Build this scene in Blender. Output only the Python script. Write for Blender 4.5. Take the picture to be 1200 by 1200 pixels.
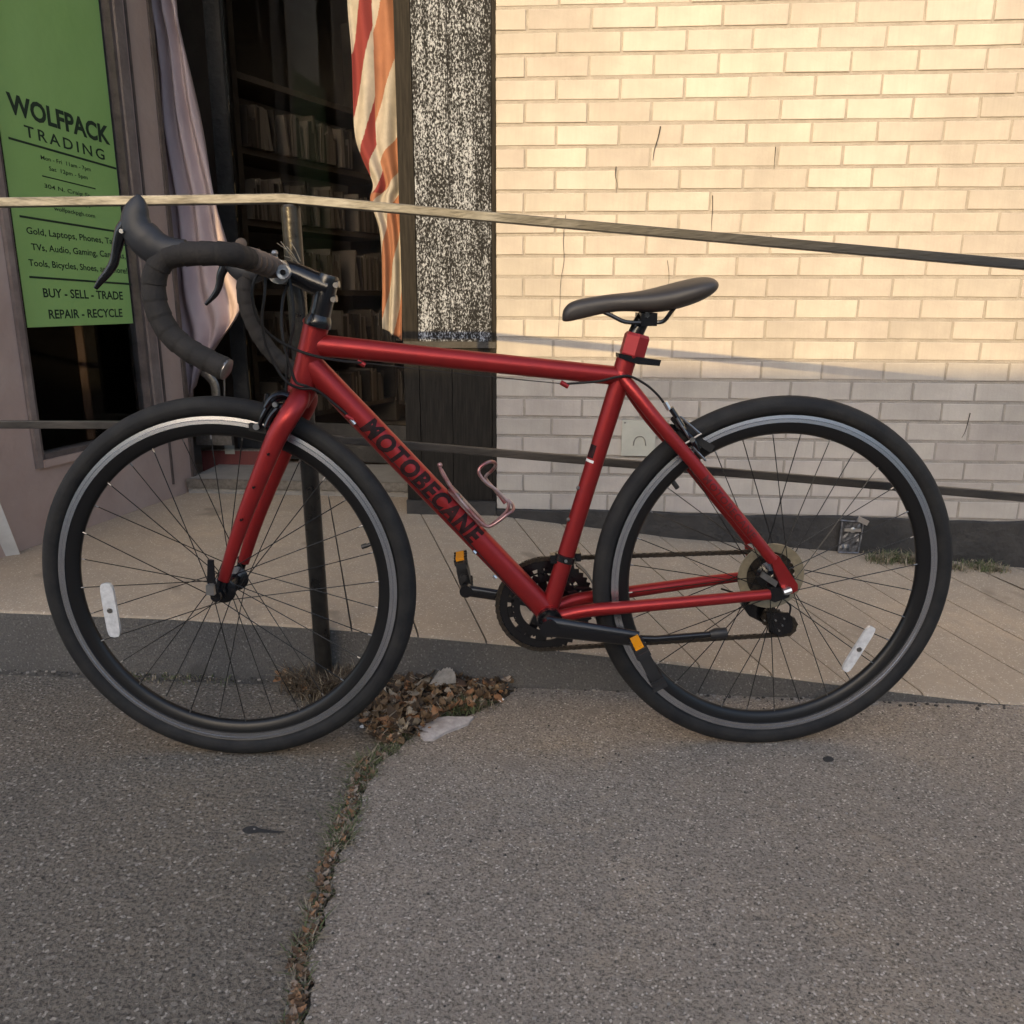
import bpy, bmesh, math, random
from mathutils import Vector, Matrix, noise
random.seed(7)
V = Vector; PI = math.pi; rad = math.radians
for o in list(bpy.data.objects): bpy.data.objects.remove(o)
scene = bpy.context.scene
COL = scene.collection

# ------------------------------------------------------------------ camera
FOC, YAW, PITCH, ROLL, CAMZ = 976.7, .0744, .2512, .0023, .857
fwd = V((-math.sin(YAW)*math.cos(PITCH), math.cos(YAW)*math.cos(PITCH), -math.sin(PITCH)))
rgt = V((math.cos(YAW), math.sin(YAW), 0)); upv = rgt.cross(fwd)
rgt, upv = math.cos(ROLL)*rgt + math.sin(ROLL)*upv, -math.sin(ROLL)*rgt + math.cos(ROLL)*upv
CAM = V((0, 0, CAMZ))
cd = bpy.data.cameras.new('camera'); cam = bpy.data.objects.new('camera', cd); COL.objects.link(cam)
cd.sensor_width = 36; cd.lens = FOC/1200*36; cd.clip_start = .05; cd.clip_end = 500
m = Matrix((rgt, upv, -fwd)).transposed().to_4x4(); m.translation = CAM
cam.matrix_world = m
scene.camera = cam
cd.dof.use_dof = False

# ------------------------------------------------------------------ sky, sun, exposure
SUN_AZ, SUN_EL = rad(15), rad(16.2)        # sun stands behind the camera, a little to the left
SUN_STRENGTH, SKY_STRENGTH, EXPOSURE = 2.0, .15, 1.45
world = bpy.data.worlds.new('World'); scene.world = world; world.use_nodes = True
wn = world.node_tree; wn.nodes.clear()
wo = wn.nodes.new('ShaderNodeOutputWorld'); wb = wn.nodes.new('ShaderNodeBackground')
sky = wn.nodes.new('ShaderNodeTexSky'); sky.sky_type = 'NISHITA'; sky.sun_disc = False
sky.sun_elevation = SUN_EL
sky.sun_rotation = PI + SUN_AZ             # compass direction of -Y, swung towards -X
sky.altitude = 200; sky.air_density = 1.0; sky.dust_density = 3.0; sky.ozone_density = 1.0
wb.inputs['Strength'].default_value = SKY_STRENGTH
wn.links.new(sky.outputs[0], wb.inputs[0]); wn.links.new(wb.outputs[0], wo.inputs[0])
sl = bpy.data.lights.new('sun', 'SUN'); so = bpy.data.objects.new('sun', sl); COL.objects.link(so)
sl.energy = SUN_STRENGTH; sl.angle = rad(.45); sl.color = (.96, .67, .30)
sdir = V((math.sin(SUN_AZ)*math.cos(SUN_EL), math.cos(SUN_AZ)*math.cos(SUN_EL), -math.sin(SUN_EL)))
so.rotation_euler = sdir.to_track_quat('-Z', 'Y').to_euler()
vs = scene.view_settings
vs.view_transform = 'Standard'; vs.look = 'None'; vs.gamma = 1; vs.exposure = EXPOSURE; vs.use_curve_mapping = False

# ------------------------------------------------------------------ surveying: a pixel of the photo (1200 px) to a point on a real plane
def ray(x, y): return fwd + (x-600)/FOC*rgt - (y-600)/FOC*upv
def gz(x, y, z=0): d = ray(x, y); return CAM + d*((z-CAM.z)/d.z)
def wy(x, y, Y): d = ray(x, y); return CAM + d*((Y-CAM.y)/d.y)
def pl(x, y, p, n): d = ray(x, y); return CAM + d*((p-CAM).dot(n)/d.dot(n))

# ------------------------------------------------------------------ object helpers
WM = {}                                       # world matrices of what has been built
def empty(name, loc=(0, 0, 0), rz=0, parent=None):
    o = bpy.data.objects.new(name, None); COL.objects.link(o)
    o.empty_display_size = .1
    w = Matrix.Translation(loc) @ Matrix.Rotation(rz, 4, 'Z')
    if parent: o.parent = parent; o.matrix_local = WM[parent].inverted() @ w
    else: o.matrix_local = w
    WM[o] = w
    return o
def tag(o, label=None, cat=None, group=None, kind=None):
    if label: o['label'] = label
    if cat: o['category'] = cat
    if group: o['group'] = group
    if kind: o['kind'] = kind
    return o

def catmull(P, k=6, closed=False):
    P = [V(p) for p in P]; n = len(P); out = []
    for i in range(n if closed else n-1):
        if closed: a, b, c, d = P[i-1], P[i], P[(i+1) % n], P[(i+2) % n]
        else:
            b, c = P[i], P[i+1]
            a = P[i-1] if i else b*2-c
            d = P[i+2] if i+2 < n else c*2-b
        for j in range(k):
            t = j/k
            out.append(.5*((2*b)+(c-a)*t+(2*a-5*b+4*c-d)*t*t+(3*b-a-3*c+d)*t**3))
    if not closed: out.append(P[-1])
    return out
def lerp_list(R, n):
    out = []
    for i in range(n):
        t = i/(n-1)*(len(R)-1); j = min(int(t), len(R)-2); f = t-j
        out.append(R[j]*(1-f)+R[j+1]*f)
    return out

class MB:
    def __init__(s): s.v = []; s.f = []; s.mi = []; s.cur = 0
    def add(s, vs, fs):
        b = len(s.v); s.v += [V(p) for p in vs]; s.f += [tuple(b+i for i in f) for f in fs]; s.mi += [s.cur]*len(fs)
        return s
    def tube(s, P, R, n=10, caps=True, closed=False, flat=None, flatdir=None):
        # R: radius or list; flat: factor on the second axis; flatdir: direction that is kept at full radius
        P = [V(p) for p in P]; N = len(P)
        R = [R]*N if not isinstance(R, (list, tuple)) else (R if len(R) == N else lerp_list(list(R), N))
        vs = []; up = None
        for i in range(N):
            if closed: t = P[(i+1) % N]-P[i-1]
            else: t = P[min(i+1, N-1)]-P[max(i-1, 0)]
            if t.length < 1e-9: t = V((0, 0, 1))
            t.normalize()
            if flatdir is not None: u = V(flatdir)-t*t.dot(V(flatdir))
            elif up is None:
                u = t.cross(V((0, 0, 1)))
                if u.length < .1: u = t.cross(V((1, 0, 0)))
            else: u = up-t*t.dot(up)
            u.normalize(); up = u; w = t.cross(u)
            for j in range(n):
                a = 2*PI*j/n
                vs.append(P[i]+R[i]*(math.cos(a)*u+(flat or 1)*math.sin(a)*w))
        fs = []
        for i in range(N if closed else N-1):
            k = (i+1) % N
            for j in range(n):
                fs.append((i*n+j, i*n+(j+1) % n, k*n+(j+1) % n, k*n+j))
        if caps and not closed:
            fs.append(tuple(range(n))[::-1]); fs.append(tuple((N-1)*n+j for j in range(n)))
        return s.add(vs, fs)
    def lathe(s, c, axis, prof, n=32, closed=False, caps=True):
        c = V(c); a = V(axis).normalized(); u = a.orthogonal().normalized(); w = a.cross(u)
        vs = [c+a*h+r*(math.cos(2*PI*j/n)*u+math.sin(2*PI*j/n)*w) for r, h in prof for j in range(n)]
        fs = []; N = len(prof)
        for i in range(N if closed else N-1):
            k = (i+1) % N
            for j in range(n): fs.append((i*n+j, k*n+j, k*n+(j+1) % n, i*n+(j+1) % n))
        if caps and not closed:
            fs.append(tuple(range(n))); fs.append(tuple((N-1)*n+j for j in range(n))[::-1])
        return s.add(vs, fs)
    def box(s, c, h, ax=None):
        c = V(c); ax = ax or (V((1, 0, 0)), V((0, 1, 0)), V((0, 0, 1)))
        vs = [c+ax[0]*h[0]*i+ax[1]*h[1]*j+ax[2]*h[2]*k for i in (-1, 1) for j in (-1, 1) for k in (-1, 1)]
        return s.add(vs, [(0, 1, 3, 2), (4, 6, 7, 5), (0, 4, 5, 1), (2, 3, 7, 6), (0, 2, 6, 4), (1, 5, 7, 3)])
    def aabb(s, a, b): a = V(a); b = V(b); return s.box((a+b)/2, [abs(x)/2 for x in (b-a)])
    def prism(s, poly, vec):
        poly = [V(p) for p in poly]; n = len(poly); vec = V(vec)
        return s.add(poly+[p+vec for p in poly], [tuple(range(n))[::-1], tuple(range(n, 2*n))]+[(i, (i+1) % n, n+(i+1) % n, n+i) for i in range(n)])
    def sphere(s, c, r, n=8, ax=None):
        c = V(c); r = r if isinstance(r, (list, tuple)) else (r, r, r); ax = ax or (V((1, 0, 0)), V((0, 1, 0)), V((0, 0, 1)))
        vs = []; m_ = n//2
        for i in range(1, m_):
            for j in range(n):
                p = PI*i/m_; q = 2*PI*j/n
                vs.append(c+ax[0]*r[0]*math.sin(p)*math.cos(q)+ax[1]*r[1]*math.sin(p)*math.sin(q)+ax[2]*r[2]*math.cos(p))
        t = len(vs); vs += [c+ax[2]*r[2], c-ax[2]*r[2]]
        fs = [(i*n+j, (i+1)*n+j, (i+1)*n+(j+1) % n, i*n+(j+1) % n) for i in range(m_-2) for j in range(n)]
        fs += [(t, j, (j+1) % n) for j in range(n)]+[(t+1, (m_-2)*n+(j+1) % n, (m_-2)*n+j) for j in range(n)]
        return s.add(vs, fs)
    def build(s, name, mats, parent=None, smooth=35, origin=None, normals=True):
        W = WM[parent] if parent else Matrix.Identity(4); Wi = W.inverted()
        L = [Wi @ p for p in s.v]
        if origin is not None: c = Wi @ V(origin)
        else:
            lo = V([min(p[i] for p in L) for i in range(3)]); hi = V([max(p[i] for p in L) for i in range(3)])
            c = (lo+hi)/2
            if not parent: c.z = lo.z
        me = bpy.data.meshes.new(name)
        me.from_pydata([p-c for p in L], [], s.f)
        mats = mats if isinstance(mats, (list, tuple)) else [mats]
        for mt in mats: me.materials.append(mt)
        if len(mats) > 1: me.polygons.foreach_set('material_index', s.mi)
        if normals:
            bm = bmesh.new(); bm.from_mesh(me); bmesh.ops.recalc_face_normals(bm, faces=bm.faces); bm.to_mesh(me); bm.free()
        if smooth:
            me.polygons.foreach_set('use_smooth', [True]*len(me.polygons)); me.set_sharp_from_angle(angle=rad(smooth))
        o = bpy.data.objects.new(name, me); COL.objects.link(o)
        if parent: o.parent = parent
        o.location = c; WM[o] = W @ Matrix.Translation(c)
        return o

# ------------------------------------------------------------------ materials
def mat(name, col, rough=.6, metal=0, var=None, vscale=8, vdetail=4, bump=0, bscale=60, coat=0, rnd=0, rvar=0, spec=None, stretch=None, bdist=.01):
    M_ = bpy.data.materials.new(name); M_.use_nodes = True; nt = M_.node_tree; P = nt.nodes['Principled BSDF']
    N = nt.nodes.new; Lk = nt.links.new
    P.inputs['Base Color'].default_value = (*col, 1); P.inputs['Roughness'].default_value = rough; P.inputs['Metallic'].default_value = metal
    if coat: P.inputs['Coat Weight'].default_value = coat; P.inputs['Coat Roughness'].default_value = .15
    if spec is not None: P.inputs['Specular IOR Level'].default_value = spec
    tc = N('ShaderNodeTexCoord'); src = tc.outputs['Object']
    if stretch:
        mp = N('ShaderNodeMapping'); mp.inputs['Scale'].default_value = stretch; Lk(src, mp.inputs[0]); src = mp.outputs[0]
    last = None
    if var:
        nz = N('ShaderNodeTexNoise'); nz.inputs['Scale'].default_value = vscale; nz.inputs['Detail'].default_value = vdetail
        nz.inputs['Roughness'].default_value = .6; Lk(src, nz.inputs[0])
        cr = N('ShaderNodeValToRGB'); cr.color_ramp.elements[0].position = .35; cr.color_ramp.elements[1].position = .68
        cr.color_ramp.elements[0].color = (*col, 1); cr.color_ramp.elements[1].color = (*var, 1)
        Lk(nz.outputs[0], cr.inputs[0]); last = cr.outputs[0]
        if rvar:
            mr = N('ShaderNodeMapRange'); mr.inputs['To Min'].default_value = rough-rvar; mr.inputs['To Max'].default_value = rough+rvar
            Lk(nz.outputs[0], mr.inputs[0]); Lk(mr.outputs[0], P.inputs['Roughness'])
    if rnd:
        oi = N('ShaderNodeObjectInfo'); hs = N('ShaderNodeHueSaturation')
        mr = N('ShaderNodeMapRange'); mr.inputs['To Min'].default_value = 1-rnd; mr.inputs['To Max'].default_value = 1+rnd
        Lk(oi.outputs['Random'], mr.inputs[0]); Lk(mr.outputs[0], hs.inputs['Value'])
        mh = N('ShaderNodeMapRange'); mh.inputs['To Min'].default_value = .489; mh.inputs['To Max'].default_value = .511; mm_ = N('ShaderNodeMath'); mm_.operation = 'MULTIPLY'; mm_.inputs[1].default_value = 7.3; mf = N('ShaderNodeMath'); mf.operation = 'FRACT'; Lk(oi.outputs['Random'], mm_.inputs[0]); Lk(mm_.outputs[0], mf.inputs[0]); Lk(mf.outputs[0], mh.inputs[0]); Lk(mh.outputs[0], hs.inputs['Hue'])
        if last: Lk(last, hs.inputs['Color'])
        else: hs.inputs['Color'].default_value = (*col, 1)
        last = hs.outputs[0]
    if last: Lk(last, P.inputs['Base Color'])
    if bump:
        nb = N('ShaderNodeTexNoise'); nb.inputs['Scale'].default_value = bscale; nb.inputs['Detail'].default_value = 5; Lk(src, nb.inputs[0])
        b = N('ShaderNodeBump'); b.inputs['Strength'].default_value = bump; b.inputs['Distance'].default_value = bdist
        Lk(nb.outputs[0], b.inputs['Height']); Lk(b.outputs[0], P.inputs['Normal'])
    return M_

def aggregate(name, base, dark, light, warm, scale=1.0, bump=.5, flake=.6, pits=.6):
    """weathered concrete or asphalt: stones of several sizes, stains, relief"""
    M_ = bpy.data.materials.new(name); M_.use_nodes = True; nt = M_.node_tree; P = nt.nodes['Principled BSDF']
    N = nt.nodes.new; Lk = nt.links.new
    P.inputs['Roughness'].default_value = .88
    g = N('ShaderNodeNewGeometry'); src = g.outputs['Position']
    def ramp(v, a, b, ca, cb):
        r = N('ShaderNodeValToRGB'); e = r.color_ramp.elements; e[0].position = a; e[1].position = b; e[0].color = (*ca, 1); e[1].color = (*cb, 1); Lk(v, r.inputs[0]); return r.outputs[0]
    def mix(f, a, b, mode='MIX', fac=None):
        x = N('ShaderNodeMix'); x.data_type = 'RGBA'; x.blend_type = mode
        if f is None: x.inputs[0].default_value = fac
        else: Lk(f, x.inputs[0])
        for s_, i in ((a, 6), (b, 7)):
            if isinstance(s_, tuple): x.inputs[i].default_value = (*s_, 1)
            else: Lk(s_, x.inputs[i])
        return x.outputs[2]
    def nz(s_, d=5, r=.6):
        x = N('ShaderNodeTexNoise'); x.inputs['Scale'].default_value = s_*scale; x.inputs['Detail'].default_value = d; x.inputs['Roughness'].default_value = r; Lk(src, x.inputs[0]); return x.outputs[0]
    def vo(s_):
        x = N('ShaderNodeTexVoronoi'); x.inputs['Scale'].default_value = s_*scale; Lk(src, x.inputs[0]); return x
    B0 = (0, 0, 0); W1 = (1, 1, 1)
    c = mix(ramp(nz(2.2), .38, .66, B0, W1), base, warm); c = mix(ramp(nz(.9, 6, .7), .42, .62, W1, B0), c, tuple(x*.72 for x in base)); gm = nz(4.5, 7, .75); gmm = N('ShaderNodeMath'); gmm.operation = 'MULTIPLY'; gmm.inputs[1].default_value = .45; Lk(ramp(gm, .52, .70, B0, W1), gmm.inputs[0]); c = mix(gmm.outputs[0], c, tuple(x*.55 for x in base))
    c = mix(ramp(nz(9), .35, .7, B0, W1), c, tuple(x*.82 for x in base))
    grain = nz(170, 3, .75)
    pm = N('ShaderNodeMath'); pm.operation = 'MULTIPLY'; pm.inputs[1].default_value = pits; Lk(ramp(grain, .38, .52, W1, B0), pm.inputs[0]); c = mix(pm.outputs[0], c, dark)
    v1 = vo(120); lm = N('ShaderNodeMath'); lm.operation = 'MULTIPLY'; lm.inputs[1].default_value = flake; Lk(ramp(v1.outputs['Color'], .80, .9, B0, W1), lm.inputs[0]); c = mix(lm.outputs[0], c, light)
    v2 = vo(230); c = mix(ramp(v2.outputs['Color'], .80, .9, B0, W1), c, tuple(min(1, x*1.15) for x in light))
    v4 = vo(60); hole = ramp(v4.outputs['Distance'], .10, .19, W1, B0); hm = N('ShaderNodeMath'); hm.operation = 'MULTIPLY'; Lk(hole, hm.inputs[0])
    Lk(ramp(v4.outputs['Color'], .74, .8, B0, W1), hm.inputs[1]); c = mix(hm.outputs[0], c, dark)
    st = nz(3.3, 2); c = mix(ramp(st, .66, .72, B0, W1), c, tuple(x*.6 for x in base))
    Lk(c, P.inputs['Base Color'])
    a = N('ShaderNodeMath'); a.operation = 'MULTIPLY_ADD'; Lk(grain, a.inputs[0]); a.inputs[1].default_value = 1.2; Lk(v1.outputs['Distance'], a.inputs[2])
    b2 = N('ShaderNodeMath'); b2.operation = 'MULTIPLY_ADD'; Lk(nz(30), b2.inputs[0]); b2.inputs[1].default_value = 1.5; Lk(a.outputs[0], b2.inputs[2])
    b = N('ShaderNodeBump'); b.inputs['Strength'].default_value = bump; b.inputs['Distance'].default_value = .004; Lk(b2.outputs[0], b.inputs['Height']); Lk(b.outputs[0], P.inputs['Normal'])
    return M_

def worn_towards_left(M_, x0, x1):
    nt = M_.node_tree; P = nt.nodes['Principled BSDF']; src = P.inputs['Base Color'].links[0].from_socket
    g = nt.nodes.new('ShaderNodeNewGeometry'); sp = nt.nodes.new('ShaderNodeSeparateXYZ'); nt.links.new(g.outputs['Position'], sp.inputs[0])
    nz = nt.nodes.new('ShaderNodeTexNoise'); nz.inputs['Scale'].default_value = 18; nz.inputs['Detail'].default_value = 6; nt.links.new(g.outputs['Position'], nz.inputs[0])
    ad = nt.nodes.new('ShaderNodeMath'); ad.operation = 'MULTIPLY_ADD'; ad.inputs[1].default_value = .9; nt.links.new(nz.outputs[0], ad.inputs[0]); nt.links.new(sp.outputs[0], ad.inputs[2])
    mr = nt.nodes.new('ShaderNodeMapRange'); mr.inputs['From Min'].default_value = x0+.45; mr.inputs['From Max'].default_value = x1+.45; nt.links.new(ad.outputs[0], mr.inputs[0])
    x = nt.nodes.new('ShaderNodeMix'); x.data_type = 'RGBA'; nt.links.new(mr.outputs[0], x.inputs[0]); nt.links.new(src, x.inputs[6]); x.inputs[7].default_value = (.035, .034, .033, 1)
    nt.links.new(x.outputs[2], P.inputs['Base Color'])

def thin_glass(name, tint=(.85, .87, .88), gloss=1.0):
    M_ = bpy.data.materials.new(name); M_.use_nodes = True; nt = M_.node_tree; nt.nodes.clear(); N = nt.nodes.new
    o = N('ShaderNodeOutputMaterial'); t = N('ShaderNodeBsdfTransparent'); g = N('ShaderNodeBsdfGlossy'); f = N('ShaderNodeFresnel'); x = N('ShaderNodeMixShader')
    t.inputs[0].default_value = (*tint, 1); g.inputs['Roughness'].default_value = .02; f.inputs[0].default_value = 1.5; g.inputs[0].default_value = (gloss, gloss, gloss, 1)
    nt.links.new(f.outputs[0], x.inputs[0]); nt.links.new(t.outputs[0], x.inputs[1]); nt.links.new(g.outputs[0], x.inputs[2]); nt.links.new(x.outputs[0], o.inputs[0])
    return M_

def brick_mat():
    M_ = mat('cream_brick', (.378, .350, .328), .8, var=(.43, .398, .368), vscale=14, bump=.18, bscale=120, rnd=.085, bdist=.004)
    nt = M_.node_tree; N = nt.nodes.new; Lk = nt.links.new; P = nt.nodes['Principled BSDF']
    src = P.inputs['Base Color'].links[0].from_socket
    g = N('ShaderNodeNewGeometry'); mp = N('ShaderNodeMapping'); mp.inputs['Scale'].default_value = (1.3, 1, .5); Lk(g.outputs['Position'], mp.inputs[0])
    nz = N('ShaderNodeTexNoise'); nz.inputs['Scale'].default_value = 5; nz.inputs['Detail'].default_value = 6; Lk(mp.outputs[0], nz.inputs[0])
    r = N('ShaderNodeValToRGB'); r.color_ramp.elements[0].position = .35; r.color_ramp.elements[1].position = .65
    r.color_ramp.elements[0].color = (.86, .85, .84, 1); r.color_ramp.elements[1].color = (1.04, 1.03, 1.02, 1); Lk(nz.outputs[0], r.inputs[0])
    # fine vertical drag marks of the fired face
    mp2 = N('ShaderNodeMapping'); mp2.inputs['Scale'].default_value = (160, 1, 9); Lk(g.outputs['Position'], mp2.inputs[0])
    n2 = N('ShaderNodeTexNoise'); n2.inputs['Scale'].default_value = 1; n2.inputs['Detail'].default_value = 3; Lk(mp2.outputs[0], n2.inputs[0])
    r2 = N('ShaderNodeValToRGB'); r2.color_ramp.elements[0].position = .3; r2.color_ramp.elements[1].position = .55
    r2.color_ramp.elements[0].color = (.965, .962, .96, 1); r2.color_ramp.elements[1].color = (1, 1, 1, 1); Lk(n2.outputs[0], r2.inputs[0])
    last = src
    for rr in (r, r2):
        x = N('ShaderNodeMix'); x.data_type = 'RGBA'; x.blend_type = 'MULTIPLY'; x.inputs[0].default_value = 1
        Lk(last, x.inputs[6]); Lk(rr.outputs[0], x.inputs[7]); last = x.outputs[2]
    Lk(last, P.inputs['Base Color'])
    return M_

M = dict(
    brick=brick_mat(),
    mortar=mat('mortar', (.25, .23, .21), .95, var=(.31, .285, .26), vscale=30, bump=.5, bscale=200, bdist=.004),
    tar=mat('black_base_paint', (.022, .021, .021), .75, var=(.045, .042, .040), vscale=9, bump=.6, bscale=45, bdist=.01),
    slab=aggregate('platform_concrete', (.45, .365, .275), (.31, .25, .19), (.53, .45, .35), (.47, .36, .25), 1.6, .25, .25, .5),
    kerb=aggregate('kerb_concrete', (.145, .136, .127), (.055, .052, .050), (.16, .15, .145), (.085, .080, .075), 1.5, .5, .3, .6),
    pave_l=aggregate('rough_pavement', (.23, .195, .155), (.060, .050, .040), (.34, .30, .25), (.265, .205, .138), 1.0, .9, .3, .95),
    pave_r=aggregate('slab_pavement', (.35, .295, .24), (.090, .076, .062), (.46, .40, .34), (.37, .285, .195), 1.45, .6, .22, .95),
    soil=mat('soil', (.085, .068, .050), .95, var=(.14, .115, .08), vscale=60, bump=1, bscale=90, bdist=.02),
    road=mat('asphalt', (.05, .05, .05), .9, var=(.07, .07, .07), vscale=30, bump=.5, bscale=200),
    mauve=mat('mauve_paint', (.375, .270, .230), .6, var=(.43, .325, .28), vscale=5, bump=.3, bscale=30, rvar=.1),
    trim=mat('dark_trim', (.07, .055, .05), .55, var=(.13, .10, .09), vscale=20, bump=.3, bscale=60),
    alum=mat('window_frame_paint', (.20, .16, .15), .45, metal=.3, var=(.30, .25, .23), vscale=18, bump=.2, bscale=70),
    green=mat('green_sign', (.27, .45, .13), .5, var=(.29, .47, .15), vscale=3, bump=.5, bscale=7, bdist=.012),
    ink=mat('dark_ink', (.012, .03, .015), .6),
    glass=thin_glass('window_glass'),
    doorglass=thin_glass('door_glass', (.88, .88, .87), .3),
    black=mat('dark_interior', (.24, .20, .17), .85, var=(.30, .25, .21), vscale=4),
    wood=mat('dark_shelf_wood', (.12, .095, .08), .6, var=(.17, .14, .115), vscale=8),
    white=mat('white_board', (.62, .60, .57), .6, var=(.50, .48, .45), vscale=14, bump=.2),
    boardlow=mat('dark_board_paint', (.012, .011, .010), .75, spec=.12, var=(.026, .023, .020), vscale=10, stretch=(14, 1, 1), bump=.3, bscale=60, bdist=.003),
    raild=mat('dark_rail_paint', (.026, .023, .021), .5, metal=.2, var=(.06, .052, .045), vscale=30, bump=.4, bscale=150, bdist=.003, stretch=(.3, 1, 1)),
    railp=mat('worn_rail_paint', (.045, .044, .044), .5, metal=.2, var=(.20, .20, .195), vscale=55, vdetail=8, bump=.5, bscale=150, bdist=.003, rvar=.15, stretch=(.25, 1, 1)),
    post=mat('black_post_paint', (.016, .015, .014), .30, metal=.3, var=(.035, .032, .028), vscale=40, bump=.3, bscale=90, bdist=.003, rvar=.1),
    frame=mat('matte_red_metal', (.31, .022, .023), .37, metal=.55, spec=.4, var=(.27, .022, .024), vscale=45, rvar=.07, coat=.04, bump=.05, bscale=900, bdist=.001),
    rubber=mat('tyre_rubber', (.0095, .0095, .011), .75, var=(.022, .021, .020), vscale=22, bump=.3, bscale=260, bdist=.002, spec=.35),
    rim=mat('black_rim', (.012, .012, .013), .35, metal=.3),
    track=mat('brake_track', (.50, .51, .54), .26, metal=.9, var=(.44, .44, .46), vscale=7, rvar=.04),
    blk=mat('black_alloy', (.010, .010, .012), .24, metal=.3, coat=.3, bump=.05, bscale=200),
    plastic=mat('black_plastic', (.018, .018, .020), .5),
    spoke=mat('black_spoke', (.02, .02, .02), .35, metal=.6),
    silver=mat('silver_metal', (.62, .62, .62), .28, metal=1),
    steel=mat('dull_steel', (.30, .29, .28), .4, metal=.9, var=(.2, .19, .18), vscale=90),
    chain=mat('oily_chain', (.05, .045, .04), .42, metal=.8, var=(.10, .08, .06), vscale=200),
    tape=mat('bar_tape', (.021, .019, .018), .8, spec=.3, var=(.031, .027, .025), vscale=40, bump=.4, bscale=350, bdist=.002),
    tapering=mat('worn_bar_tape', (.085, .058, .042), .75, var=(.13, .09, .065), vscale=40, bump=.4, bscale=350, bdist=.002),
    hood=mat('rubber_hood', (.020, .021, .025), .5, spec=.4, var=(.028, .028, .032), vscale=30),
    leather=mat('saddle_cover', (.045, .038, .034), .46, var=(.055, .047, .042), vscale=12, bump=.12, bscale=400, bdist=.001),
    orange=mat('amber_reflector', (.85, .33, .01), .25, coat=.5),
    reflector=mat('clear_reflector', (.62, .62, .63), .18, metal=.2, var=(.85, .85, .85), vscale=90, coat=.6),
    cage=mat('faded_red_cage', (.28, .06, .06), .32, metal=.7, var=(.50, .44, .43), vscale=25, rvar=.1),
    cable=mat('black_cable', (.012, .011, .011), .6, spec=.3),
    disc=mat('yellowed_disc', (.25, .21, .14), .4, var=(.18, .15, .10), vscale=60),
    gold=mat('spacer_red', (.33, .025, .03), .42, metal=.4),
    cloth=mat('lavender_cloth', (.35, .275, .295), .6, var=(.42, .34, .355), vscale=6, bump=.2, bscale=20),
    flagw=mat('flag_white', (.25, .235, .215), .9, var=(.32, .29, .26), vscale=30), flago=mat('flag_orange', (.20, .085, .05), .9, var=(.24, .105, .06), vscale=20), flagr=mat('flag_red', (.15, .02, .02), .9),
    leafor=mat('tan_leaf', (.26, .12, .05), .8, var=(.34, .20, .11), vscale=30),
    leaf=mat('dry_leaf', (.13, .075, .042), .8, var=(.28, .17, .09), vscale=25, rnd=.35),
    leafpale=mat('pale_dry_leaf', (.36, .30, .23), .8, var=(.28, .2, .14), vscale=25, rnd=.2),
    grass=mat('dusty_grass', (.060, .078, .028), .8, var=(.13, .15, .065), vscale=30),
    brown=mat('brown_weeds', (.075, .052, .036), .9, var=(.12, .09, .055), vscale=30),
    straw=mat('dead_grass', (.33, .28, .20), .85, var=(.12, .09, .06), vscale=30),
    stone=mat('pale_concrete_chip', (.34, .31, .30), .95, var=(.50, .46, .44), vscale=60, bump=.6, bscale=150, bdist=.004),
    paper=mat('white_litter', (.75, .74, .72), .6), vine=mat('dead_vine', (.035, .028, .022), .9),
    plate=mat('painted_cover', (.36, .36, .32), .6, var=(.42, .42, .37), vscale=20),
    redboard=mat('oxblood_board', (.13, .03, .03), .6, var=(.16, .04, .035), vscale=10, stretch=(8, 1, 1)),
    clear=mat('worn_tin', (.14, .14, .15), .3, metal=.6, var=(.40, .40, .42), vscale=45, bump=.8, bscale=40),
)
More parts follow.
